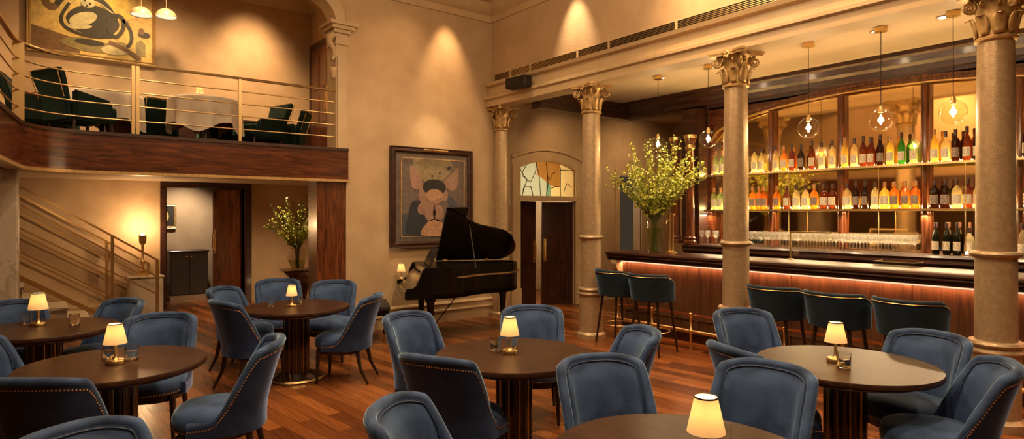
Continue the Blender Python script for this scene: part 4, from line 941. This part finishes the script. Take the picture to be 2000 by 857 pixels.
# pendants over the bar
pt = None
def pend_label(k): return ['clear glass globe pendant over the flowers, leftmost above the bar', 'clear glass globe pendant just left of the middle column', 'clear glass globe pendant first right of the middle column', 'clear glass globe pendant above the green bottle, between two others', 'clear glass globe pendant next to the nearest column'][k]
for k, y in enumerate((5.58, 4.76, 3.44, 2.68, 2.04)):
    if pt is None:
        pt = thing('globe_pendant', pend_label(0), 'pendant lamp', (7.0, y, 2.70), 0, 'globe pendants above the bar')
        bm = NB(); lathe(bm, [(.118 * sin(a), -.118 * cos(a)) for a in [pi * i / 24 for i in range(24)]], 32); obj('globe', bm, 'globe', pt, 80)
        bm = NB(); lathe(bm, [(0, .075), (.022, .075), (.024, .118), (.014, .15), (0, .15)], 16); obj('socket', bm, 'brass', pt, 40)
        bm = NB(); lathe(bm, [(0, -.05), (.009, -.045), (.012, 0), (.009, .05), (0, .06)], 12); obj('bulb', bm, 'bulb', pt, 60)
        bm = NB(); tube(bm, [(0, 0, .14), (0, 0, .95)], .004, 6); obj('cord', bm, 'petal', pt)
        bm = NB(); lathe(bm, [(0, .92), (.06, .92), (.06, .968), (0, .968)], 24); obj('canopy', bm, 'brass', pt, 40)
    else: copy_tree(pt, None, pend_label(k), None, (7.0, y, 2.70))
    lamp('pendant_glow', 'POINT', (7.0, y, 2.70), 16, WARM2, radius=.03)
dl = thing('recessed_downlight', 'round white recessed ceiling downlight above the bar, leftmost', 'downlight', (7.12, 5.62, 3.66), 0, 'recessed downlights over the bar')
bm = NB(); lathe(bm, [(.05, .004), (.07, -.006), (.072, .008)], 24); obj('trim_ring', bm, 'trimp', dl, 40)
bm = NB(); lathe(bm, [(0, .002), (.052, .002)], 24); obj('lens', bm, 'down', dl)
for y, lb in ((4.8, 'second'), (3.5, 'third'), (2.76, 'fourth'), (2.15, 'fifth')): copy_tree(dl, None, 'round white recessed ceiling downlight above the bar, %s from the left' % lb, None, (7.12, y, 3.66))

# ------------------------------------------------------------------ bar stools
def shell(bm, path_fn, hfn, zb, th, nx, s_max, rec=lambda z: (0, 0), rows=7):
    """closed upholstered shell: path_fn(s)->(p,n)"""
    rings = []
    for i in range(nx + 1):
        s = -s_max + 2 * s_max * i / nx; h = hfn(s); p, nn = path_fn(s); pr = []
        for k in range(rows): pr.append((th / 2, zb + (h - th * .5 - zb) * k / (rows - 1)))
        for a in (30, 60, 90, 120, 150): pr.append((th / 2 * cos(R(a)), h - th * .5 + th * .5 * sin(R(a))))
        for k in range(rows): pr.append((-th / 2, h - th * .5 - (h - th * .5 - zb) * k / (rows - 1)))
        ring = []
        for o, z in pr:
            fx, fy = rec(z); ring.append(bm.verts.new(((p.x + nn.x * o) * (1 + fx), (p.y + nn.y * o) + fy, z)))
        rings.append(ring)
    L = len(rings[0])
    for a, b in zip(rings, rings[1:]):
        for k in range(L): bm.faces.new((a[k], a[(k + 1) % L], b[(k + 1) % L], b[k]))
    bm.faces.new(rings[0]); bm.faces.new(rings[-1])
def smoothstep(t): t = max(0, min(1, t)); return t * t * (3 - 2 * t)
def make_stool(label):
    t = thing('bar_stool', label, 'bar stool', (0, 0, 0), 0, 'teal bar stools along the bar')
    def path(s):
        a = s / .24; return Vector((.245 * sin(a), -.24 * cos(a), 0)), Vector((sin(a), -cos(a), 0))
    def h(s): return .99 - .10 * smoothstep((abs(s) - .27) / .22) - .08 * smoothstep((abs(s) - .47) / .06)
    rec = lambda z: ((z - .66) * .35, -(z - .66) * .18)
    bm = NB(); shell(bm, path, h, .66, .045, 48, .52, rec, 5); obj('backrest', bm, 'teal', t, 50)
    bm = NB(); lathe(bm, [(0, .64), (.20, .64), (.245, .67), (.25, .74), (.22, .775), (0, .785)], 36); obj('seat', bm, 'teal', t, 50)
    bm = NB()
    for i in range(61):
        pass
    pts = []
    for i in range(61):
        s = -.42 + .84 * i / 60; p, nn = path(s); z = h(s) - .035; fx, fy = rec(z); pts.append(((p.x + nn.x * .026) * (1 + fx), p.y + nn.y * .026 + fy, z))
    tube(bm, pts, .003, 6); obj('piping', bm, 'brass', t, 50)
    for sx in (-1, 1):
        for sy in (-1, 1):
            bm = NB(); tube(bm, [(sx * .15, sy * .15, .66), (sx * .21, sy * .22, 0)], [.020, .012], 8); obj('leg', bm, 'leg', t, 50)
    bm = NB(); pts = [(.20 * cos(2 * pi * k / 32), .205 * sin(2 * pi * k / 32), .27) for k in range(33)]; tube(bm, pts, .009, 6, cap=False); obj('footrest_ring', bm, 'brassd', t, 50)
    return t
ST = [(6.12, 5.52, -12, 'dark teal tub bar stool at the bar\'s left end, closest to the first column'), (6.08, 4.92, 8, 'dark teal tub bar stool with a brass-lit edge, second from the bar\'s left end'),
      (6.10, 3.30, 0, 'dark teal tub bar stool just right of the middle column, leftmost of three'), (6.08, 2.69, 0, 'dark teal tub bar stool in the middle of the three behind the right-hand table'), (6.10, 2.08, 0, 'dark teal tub bar stool rightmost of three, behind the right-hand table')]
st = make_stool(ST[0][3]); st.location = (ST[0][0], ST[0][1], 0); st.rotation_euler = (0, 0, R(-90 + ST[0][2]))
for x, y, a, lb in ST[1:]: copy_tree(st, None, lb, None, (x, y, 0), R(-90 + a))

# ------------------------------------------------------------------ dining chairs
def chair_path(s):
    # U-shaped plan by arc parameter s (m): rear arc then straight forward arms
    Wd, D, n = .245, .235, 2.5; q = .36
    sg = 1 if s >= 0 else -1; a = abs(s)
    if a <= q:
        th = (a / q) * pi / 2; x = Wd * sin(th) ** (2 / n) if th > 0 else 0; y = -D * max(0, cos(th)) ** (2 / n)
        return x * sg, y
    return Wd * sg, (a - q)
def cp(s):
    e = .004; x0, y0 = chair_path(s - e); x1, y1 = chair_path(s + e); x, y = chair_path(s)
    d = Vector((x1 - x0, y1 - y0, 0)).normalized(); return Vector((x, y, 0)), Vector((d.y, -d.x, 0))
# reparametrise by true arc length
TBL = [0]; SS = [i * .53 / 400 for i in range(401)]
for i in range(400):
    a, b = chair_path(SS[i]), chair_path(SS[i + 1]); TBL.append(TBL[-1] + math.hypot(b[0] - a[0], b[1] - a[1]))
AL = TBL[-1]
def inv(a):
    import bisect
    i = min(400, max(1, bisect.bisect_left(TBL, a))); t = (a - TBL[i - 1]) / max(1e-9, TBL[i] - TBL[i - 1]); return SS[i - 1] + (SS[i] - SS[i - 1]) * t
def cpa(a):
    s = inv(abs(a)) * (1 if a >= 0 else -1); return cp(s)
S0 = .245
def chh(a):
    a = abs(a); top = .884 - .030 * (min(a, S0) / S0) ** 2.6
    if a < S0: return top
    q = (a - S0) / (AL - S0)
    return .435 + (top - .435) * math.exp(-(q / .27) ** 1.7)
def crec(z):
    t = max(0, (z - .44) / .45); return (.13 * t ** 1.2, -.125 * t ** 1.25)
CT = .055
def on_shell(a, z, o):
    p, n = cpa(a); fx, fy = crec(z); return Vector(((p.x + n.x * o) * (1 + fx), p.y + n.y * o + fy, z)), n
def make_chair(label):
    t = thing('dining_chair', label, 'chair', (0, 0, 0), 0, 'navy velvet dining chairs')
    bm = NB(); shell(bm, cpa, chh, .34, CT, 130, AL, crec, 8); obj('backrest', bm, ['velveto'], t, 55)
    # inner pad
    bm = NB(); rows = []; na, nz = 36, 12
    for i in range(na + 1):
        u = -1 + 2 * i / na; a = u * .285; top = chh(a) - .024; row = []
        for k in range(nz + 1):
            v = k / nz; z = .46 + (top - .46) * v; ed = min(1, (1 - abs(u)) * 7) * min(1, (1 - v) * 6) ; bul = .020 * smoothstep(ed) - .003
            P_, n = on_shell(a, z, -(CT / 2 + bul)); row.append(bm.verts.new(P_))
        rows.append(row)
    for a, b in zip(rows, rows[1:]):
        for k in range(nz): bm.faces.new((a[k], a[k + 1], b[k + 1], b[k]))
    obj('inside_back', bm, 'velvet', t, 70)
    # rolled rim
    pts = []
    for i in range(201):
        a = -AL + 2 * AL * i / 200; z = chh(a) - .012; P_, n = on_shell(a, z, .002); pts.append(P_)
    bm = NB(); tube(bm, pts, [.028 if p_.z > .62 else max(.008, .028 - (.62 - p_.z) * .11) for p_ in pts], 10); obj('rim', bm, 'velvet', t, 70)
    bm = NB(); pts = []
    for i in range(81):
        a = -.288 + .576 * i / 80; z = chh(a) - .023; P_, n = on_shell(a, z, -(CT / 2 + .004)); pts.append(P_)
    pts = [on_shell(-.288, .47, -(CT / 2 + .004))[0]] + pts + [on_shell(.288, .47, -(CT / 2 + .004))[0]]
    tube(bm, pts, .0030, 6); obj('piping', bm, 'pipe', t, 70)
    # nailheads
    bm = NB(); last = None
    for i in range(1200):
        a = -AL + .01 + (2 * AL - .02) * i / 1199; z = max(.36, chh(a) - .048); P_, n = on_shell(a, z, CT / 2 + .001)
        if last is None or (P_ - last).length > .0165: dome(bm, P_, n, .0052); last = P_
    o = obj('nailhead_trim', bm, 'brass', t, 80); o['kind'] = 'stuff'
    # seat
    bm = NB(); prof = [(.80, .345), (.93, .35), (.985, .375), (1.0, .41), (.99, .435), (.95, .462), (.85, .482), (.6, .497), (.3, .503), (0, .505)]
    n = 48; rings = []
    def plan(a, k):
        e = 2.6; c, s_ = cos(a), sin(a); x = .262 * abs(c) ** (2 / e) * (1 if c > 0 else -1); y = (.30 if s_ > 0 else .20) * abs(s_) ** (2 / e) * (1 if s_ > 0 else -1)
        return x * k, y * k + .0
    for k, z in prof[:-1]: rings.append([bm.verts.new((*plan(2 * pi * i / n, k), z)) for i in range(n)])
    c = bm.verts.new((0, 0, .505))
    for a, b in zip(rings, rings[1:]):
        for i in range(n): bm.faces.new((a[i], a[(i + 1) % n], b[(i + 1) % n], b[i]))
    for i in range(n): bm.faces.new((rings[-1][i], rings[-1][(i + 1) % n], c))
    bm.faces.new(rings[0]); st_ = obj('seat', bm, 'velvet', t, 60)
    bm = NB(); lastp = None
    for i in range(900):
        a = -.5 + (pi + 1.0) * i / 899; x, y = plan(a, .985)
        if y < .02: continue
        p_ = Vector((x, y, .368))
        if lastp is None or (p_ - lastp).length > .0165: dome(bm, p_, (x, y, 0), .005); lastp = p_
    o = obj('nailhead_trim', bm, 'brass', st_, 80); o['kind'] = 'stuff'
    bm = NB(); rr = []
    for z, k in ((.30, .86), (.348, .9)): rr.append([bm.verts.new((*plan(2 * pi * i / n, k), z)) for i in range(n)])
    for i in range(n): bm.faces.new((rr[0][i], rr[0][(i + 1) % n], rr[1][(i + 1) % n], rr[1][i]))
    bm.faces.new(rr[0]); bm.faces.new(rr[1]); obj('seat_frame', bm, 'leg', t, 50)
    for sx in (-1, 1):
        bm = NB(); tube(bm, [(sx * .19, .22, .345), (sx * .20, .235, 0)], [.024, .013], 8); obj('leg', bm, 'leg', t, 50)
        bm = NB(); tube(bm, [(sx * .18, -.17, .345), (sx * .19, -.21, .15), (sx * .20, -.29, 0)], [.024, .019, .012], 8); obj('leg', bm, 'leg', t, 50)
    return t
# (x, y, heading in degrees, label)
CH = [
 (1.88, 7.25, -48, 'navy velvet chair left of the far table, rear one with lit inside back'),
 (1.73, 6.41, 12, 'navy velvet chair left of the far table, its dark back turned to the camera'),
 (2.42, 7.68, -98, 'small navy velvet chair directly behind the far table, beside its lamp'),
 (2.80, 7.10, -125, 'navy velvet chair behind the far table, in front of the mahogany pier'),
 (2.58, 6.10, 140, 'navy velvet chair right of the far table, in profile with gold trimmed edge'),
 (-.10, 7.25, -80, 'navy velvet chair at the left edge, beyond the far left table'),
 (.48, 6.86, -150, 'navy velvet chair right of the far left table, in front of the stair railing'),
 (-.10, 5.26, -35, 'navy velvet chair at the left edge between the two left tables'),
 (.75, 5.52, -112, 'dark navy velvet chair behind the front left table, inside back facing the camera'),
 (.18, 4.22, 52, 'navy velvet chair at lower left with a nailhead-trimmed square back to the camera'),
 (1.0, 4.35, 158, 'navy velvet chair right of the front left table, in profile with full seat showing'),
 (.25, 2.65, -62, 'navy velvet chair at the bottom left edge, only its rounded top showing'),
 (2.54, 4.32, -74, 'grey-lit navy velvet chair behind the centre table on its left, near the piano'),
 (2.13, 3.27, 25, 'navy velvet chair left of the centre table with nailhead-trimmed back to the camera'),
 (3.36, 4.0, -128, 'navy velvet chair behind the centre table, directly right of its lamp'),
 (3.24, 3.05, 152, 'navy velvet chair right of the centre table, seen edge-on with curled rim'),
 (2.48, 2.23, -112, 'navy velvet chair in the middle foreground, broad light inside back facing the camera'),
 (1.44, 2.22, -50, 'navy velvet chair at the bottom centre, cut off by the picture edge'),
 (2.93, 1.76, -172, 'largest navy velvet chair in the right foreground, between the two right tables'),
 (4.70, 2.72, -118, 'navy velvet chair behind the right table on its left, beside the middle column'),
 (4.68, 1.62, 170, 'navy velvet chair behind the right table on its right, in front of the nearest column'),
 (4.16, 1.28, 118, 'navy velvet chair at the right edge, in profile with nailhead-trimmed outer back'),
 (3.77, 2.11, -22, 'navy velvet chair mostly hidden behind the largest foreground chair'),
]
ch0 = make_chair(CH[0][3])
for i, (x, y, a, lb) in enumerate(CH):
    if i == 0: ch0.location = (x, y, 0); ch0.rotation_euler = (0, 0, R(a - 90))
    else: copy_tree(ch0, None, lb, None, (x, y, 0), R(a - 90))

# ------------------------------------------------------------------ tables, lamps, tumblers
def make_table(label):
    t = thing('dining_table', label, 'table', (0, 0, 0), 0, 'round walnut dining tables')
    bm = NB(); lathe(bm, [(0, .705), (.505, .705), (.53, .712), (.54, .722), (.54, .742), (.535, .75), (0, .75)], 72); obj('table_top', bm, 'table', t, 35)
    bm = NB(); lathe(bm, [(0, .67), (.40, .67), (.47, .69), (.48, .705), (0, .705)], 64); obj('under_moulding', bm, 'tablebase', t, 35)
    bm = NB(); n = 96; rings = []
    for z in (.06, .67):
        rings.append([bm.verts.new(((.115 + .016 * abs(sin(5 * a))) * cos(a), (.115 + .016 * abs(sin(5 * a))) * sin(a), z)) for a in [2 * pi * i / n for i in range(n)]])
    for i in range(n): bm.faces.new((rings[0][i], rings[0][(i + 1) % n], rings[1][(i + 1) % n], rings[1][i]))
    cl = obj('pedestal', bm, 'tablebase', t, 50)
    bm = NB()
    for k in range(10): a = 2 * pi * k / 10; tube(bm, [(.119 * cos(a), .119 * sin(a), .07), (.119 * cos(a), .119 * sin(a), .67)], .0045, 6)
    obj('brass_inlay', bm, 'brass', cl, 50)
    bm = NB(); lathe(bm, [(0, 0), (.28, 0), (.285, .012), (.275, .028), (.20, .045), (.15, .07), (0, .07)], 48); b = obj('base', bm, 'tablebase', t, 35)
    bm = NB(); lathe(bm, [(.279, .005), (.289, .012), (.279, .03), (.27, .03)], 48); obj('brass_edge', bm, 'brassd', b, 35)
    return t
TB = [(2.64, 3.35, 'round dark walnut table in the centre of the dining floor'), (2.19, 6.46, 'round dark walnut pedestal table farthest back, in front of the doorway'), (.43, 4.74, 'round dark walnut table at the front left'),
      (4.17, 1.81, 'round dark walnut table at the right, before the bar stools'), (.09, 6.56, 'round dark walnut table at the left edge near the stairs'), (2.05, 1.505, 'round dark walnut table cut off by the bottom edge of the picture')]
t0 = make_table(TB[0][2]); t0.location = (TB[0][0], TB[0][1], 0)
for x, y, lb in TB[1:]: copy_tree(t0, None, lb, None, (x, y, 0), random.uniform(0, 3))
def make_lamp(label, group='small brass table lamps'):
    t = thing('table_lamp', label, 'table lamp', (0, 0, 0), 0, group)
    bm = NB(); lathe(bm, [(0, 0), (.046, 0), (.048, .004), (.048, .020), (.045, .024), (.018, .026), (.012, .034), (.0085, .045), (.0085, .17), (0, .17)], 32); obj('base', bm, 'brass', t, 40)
    bm = NB(); lathe(bm, [(.060, .115), (.036, .225), (.035, .225), (.059, .115)], 40); obj('lamp_shade', bm, 'shade', t, 60)
    bm = NB(); lathe(bm, [(.0355, .222), (.0372, .223), (.0368, .228), (.035, .228)], 32); obj('shade_ring', bm, 'leg', t, 60)
    bm = NB(); lathe(bm, [(0, .155), (.012, .16), (.014, .175), (0, .19)], 12); obj('bulb', bm, 'bulb', t, 60)
    return t
lx = [('brass lamp with glowing cream shade on the centre table', 2.62, 3.37, .75, 1.11), ('brass lamp with glowing cream shade on the farthest back dining table', 2.15, 6.48, .75, .98), ('brass lamp with glowing cream shade on the front left table', .43, 4.71, .75, 1.14),
      ('brass lamp with glowing cream shade on the right table before the stools', 4.15, 1.86, .75, 1.14), ('brass lamp with glowing cream shade on the far left table', .05, 6.71, .75, 1.25), ('brass lamp with glowing cream shade on the table at the bottom edge', 2.03, 1.39, .75, 1.2),
      ('tiny brass lamp with glowing shade on the right mezzanine table', 1.93, 9.80, 3.366, .9), ('brass lamp with glowing shade perched on the piano\'s keyboard end', 0, 0, 0, 1.05)]
LP0 = make_lamp(lx[0][0])
PIANO_LAMP = (4.33, 8.195, .742)
for i, (lb, x, y, z, s) in enumerate(lx):
    if lb.endswith('keyboard end'): x, y, z = PIANO_LAMP
    o = LP0 if i == 0 else copy_tree(LP0, None, lb)
    o.location = (x, y, z); o.scale = (s,) * 3
    lamp('shade_glow', 'POINT', (x, y, z + .185 * s), 1.5, WARM2, radius=.012)
def make_tumbler():
    t = thing('water_glass', 'x', 'glass', (0, 0, 0), 0, 'water tumblers on the dining tables')
    bm = NB(); lathe(bm, [(0, 0), (.031, 0), (.034, .004), (.036, .082), (.0345, .082), (.032, .010), (0, .010)], 28); obj('tumbler', bm, 'rglass', t, 50)
    bm = NB(); lathe(bm, [(0, .011), (.0315, .011), (.033, .05), (0, .05)], 24); obj('water', bm, 'water', t, 50)
    return t
tm = None
for lb, p in (('water tumbler left of the lamp on the centre table', (2.60, 3.51)), ('water tumbler just behind the lamp on the centre table', (2.76, 3.52)), ('water tumbler left of the lamp on the farthest back table', (1.97, 6.58)), ('water tumbler right of the lamp on the farthest back table', (2.24, 6.55)),
              ('water tumbler right of the lamp on the front left table', (.53, 4.79)), ('water tumbler just behind the lamp on the front left table', (.41, 4.91)), ('water tumbler right of the lamp on the right table', (4.04, 1.76)), ('water tumbler left of the lamp on the far left table', (-.03, 6.90)),
              ('water tumbler far right of the lamp on the far left table', (.30, 6.58)), ('water tumbler right of the lamp on the bottom edge table', (2.24, 1.46))):
    if tm is None: tm = make_tumbler(); tm['label'] = lb; tm.location = (*p, .75); tm.scale = (1.15,) * 3
    else: copy_tree(tm, None, lb, None, (*p, .75), None, 1.15)

# ------------------------------------------------------------------ grand piano
PO = Vector((4.07, 7.66, 0)); PA = R(-22)
t = thing('grand_piano', 'black lacquered grand piano with raised lid beside the back wall', 'piano', PO, PA)
def outline():
    return [(x * .97, y * .88) for x, y in outline0()]
def outline0():
    pts = [(.0, .70), (1.55, .70)]
    for q in range(1, 9): a = pi / 2 - q * pi / 9; pts.append((1.55 + .25 * cos(a), .38 + .32 * sin(a)))
    pts += [(1.76, .22), (1.68, .02), (1.55, -.13), (1.35, -.22), (1.12, -.30), (.94, -.42), (.80, -.56), (.66, -.67), (.5, -.70), (.0, -.70)]
    return pts
OL = outline()
case = [(.22 if x < .2 else x, y) for x, y in OL]
bm = NB(); prism(bm, case, .60, .66); n = len(case)
cin = []
cx, cy = .9, .1
bm2 = NB(); sweep(bm2, case, [(0, .60), (0, 1.0), (-.035, 1.0), (-.035, .60)], closed=True)
body = obj('case', bm2, 'black', t, 30)
obj('bottom_board', bm, 'black', t)
bm = NB(); prism(bm, [(.30 + (x - .22) * .96, y * .96) for x, y in case], .86, .88); obj('soundboard', bm, 'brassd', t)
bm = NB(); prism(bm, [(-.02, .60), (.30, .60), (.30, .99), (.20, .99), (.16, .90), (.13, .80), (.06, .745), (-.02, .74)], -.62, -.56, plane='XZ'); obj('cheek', bm, 'black', t, 30)
bm = NB(); prism(bm, [(-.02, .60), (.30, .60), (.30, .99), (.20, .99), (.16, .90), (.13, .80), (.06, .745), (-.02, .74)], .56, .62, plane='XZ'); obj('cheek', bm, 'black', t, 30)
bm = NB(); box(bm, -.02, .25, -.56, .56, .60, .66); box(bm, -.03, .0, -.56, .56, .60, .70); obj('keybed', bm, 'black', t)
bm = NB(); prism(bm, [(-.02, .66), (-.02, .69), (.02, .72), (.10, .76), (.14, .84), (.20, .92), (.20, .66)], -.56, .56, plane='XZ'); obj('fallboard', bm, 'black', t, 40)
bm = NB(); box(bm, .22, .56, -.615, .615, .985, 1.005); obj('front_lid_strip', bm, 'black', t)
bm = NB(); bar(bm, (.34, .0, 1.01), (.46, .0, 1.24), .62, .012); obj('music_desk', bm, 'black', t)
# raised lid, hinged at the far straight side
al = R(38); lidp = [(x, y) for x, y in OL if x > .56]; lidp = [(.56, .616)] + lidp + [(.56, -.61)]
lidp = [p for i, p in enumerate(lidp) if i == 0 or (abs(p[0] - lidp[i - 1][0]) + abs(p[1] - lidp[i - 1][1])) > 1e-4]
bm = NB(); prism(bm, [(x, y - .616) for x, y in lidp], 0, .02)
m4 = Matrix.Translation((0, .616, 1.01)) @ Matrix.Rotation(-al, 4, 'X')
for v in bm.verts: v.co = m4 @ v.co
lid = obj('lid', bm, 'black', t, 30)
bm = NB(); box(bm, .56, .86, -1.25, -.02, .02, .04)
for v in bm.verts: v.co = m4 @ v.co
obj('folded_flap', bm, 'black', lid)
bm = NB(); bar(bm, (.95, -.40, .98), (.92, -.12, 1.56), .014, .014); obj('lid_prop', bm, 'black', t)
bm = NB()
for x in (.7, 1.35): box(bm, x - .03, x + .03, .59, .635, .99, 1.03)
obj('hinge', bm, 'brass', t)
for x, y in ((.32, -.46), (.32, .46), (1.50, .22)):
    bm = NB(); lathe(bm, [(0, .60), (.075, .60), (.075, .56), (.055, .54), (.05, .48), (.028, .12), (.034, .10), (.02, .07), (0, .07)], 16, (x, y, 0)); l = obj('leg', bm, 'black', t, 40)
    bm = NB(); lathe(bm, [(0, .0), (.018, .0), (.03, .02), (.03, .05), (.015, .075), (0, .075)], 12, (x, y, 0)); obj('castor', bm, 'brassd', l, 40)
bm = NB(); bar(bm, (.40, -.1, .60), (.40, -.1, .12), .03, .03); bar(bm, (.40, .1, .60), (.40, .1, .12), .03, .03); box(bm, .3, .5, -.16, .16, .08, .12); tube(bm, [(.42, 0, .12), (.8, 0, .6)], .008, 6); obj('pedal_lyre', bm, 'black', t)
bm = NB()
for y in (-.08, 0, .08): bar(bm, (.3, y, .09), (.2, y, .07), .03, .01)
obj('pedal', bm, 'brass', t)
t = thing('piano_bench', 'black piano bench with a padded top beside the piano keyboard', 'bench', (3.72, 7.80, 0), PA)
obj('seat', bbox(-.18, .18, -.36, .36, .43, .50, .015), 'blackm', t, 40); obj('apron', bbox(-.165, .165, -.34, .34, .36, .43, .004, 1), 'black', t)
for x in (-.15, .15):
    for y in (-.32, .32):
        bm = NB(); tube(bm, [(x, y, .40), (x, y, 0)], [.024, .014], 8); obj('leg', bm, 'black', t, 40)
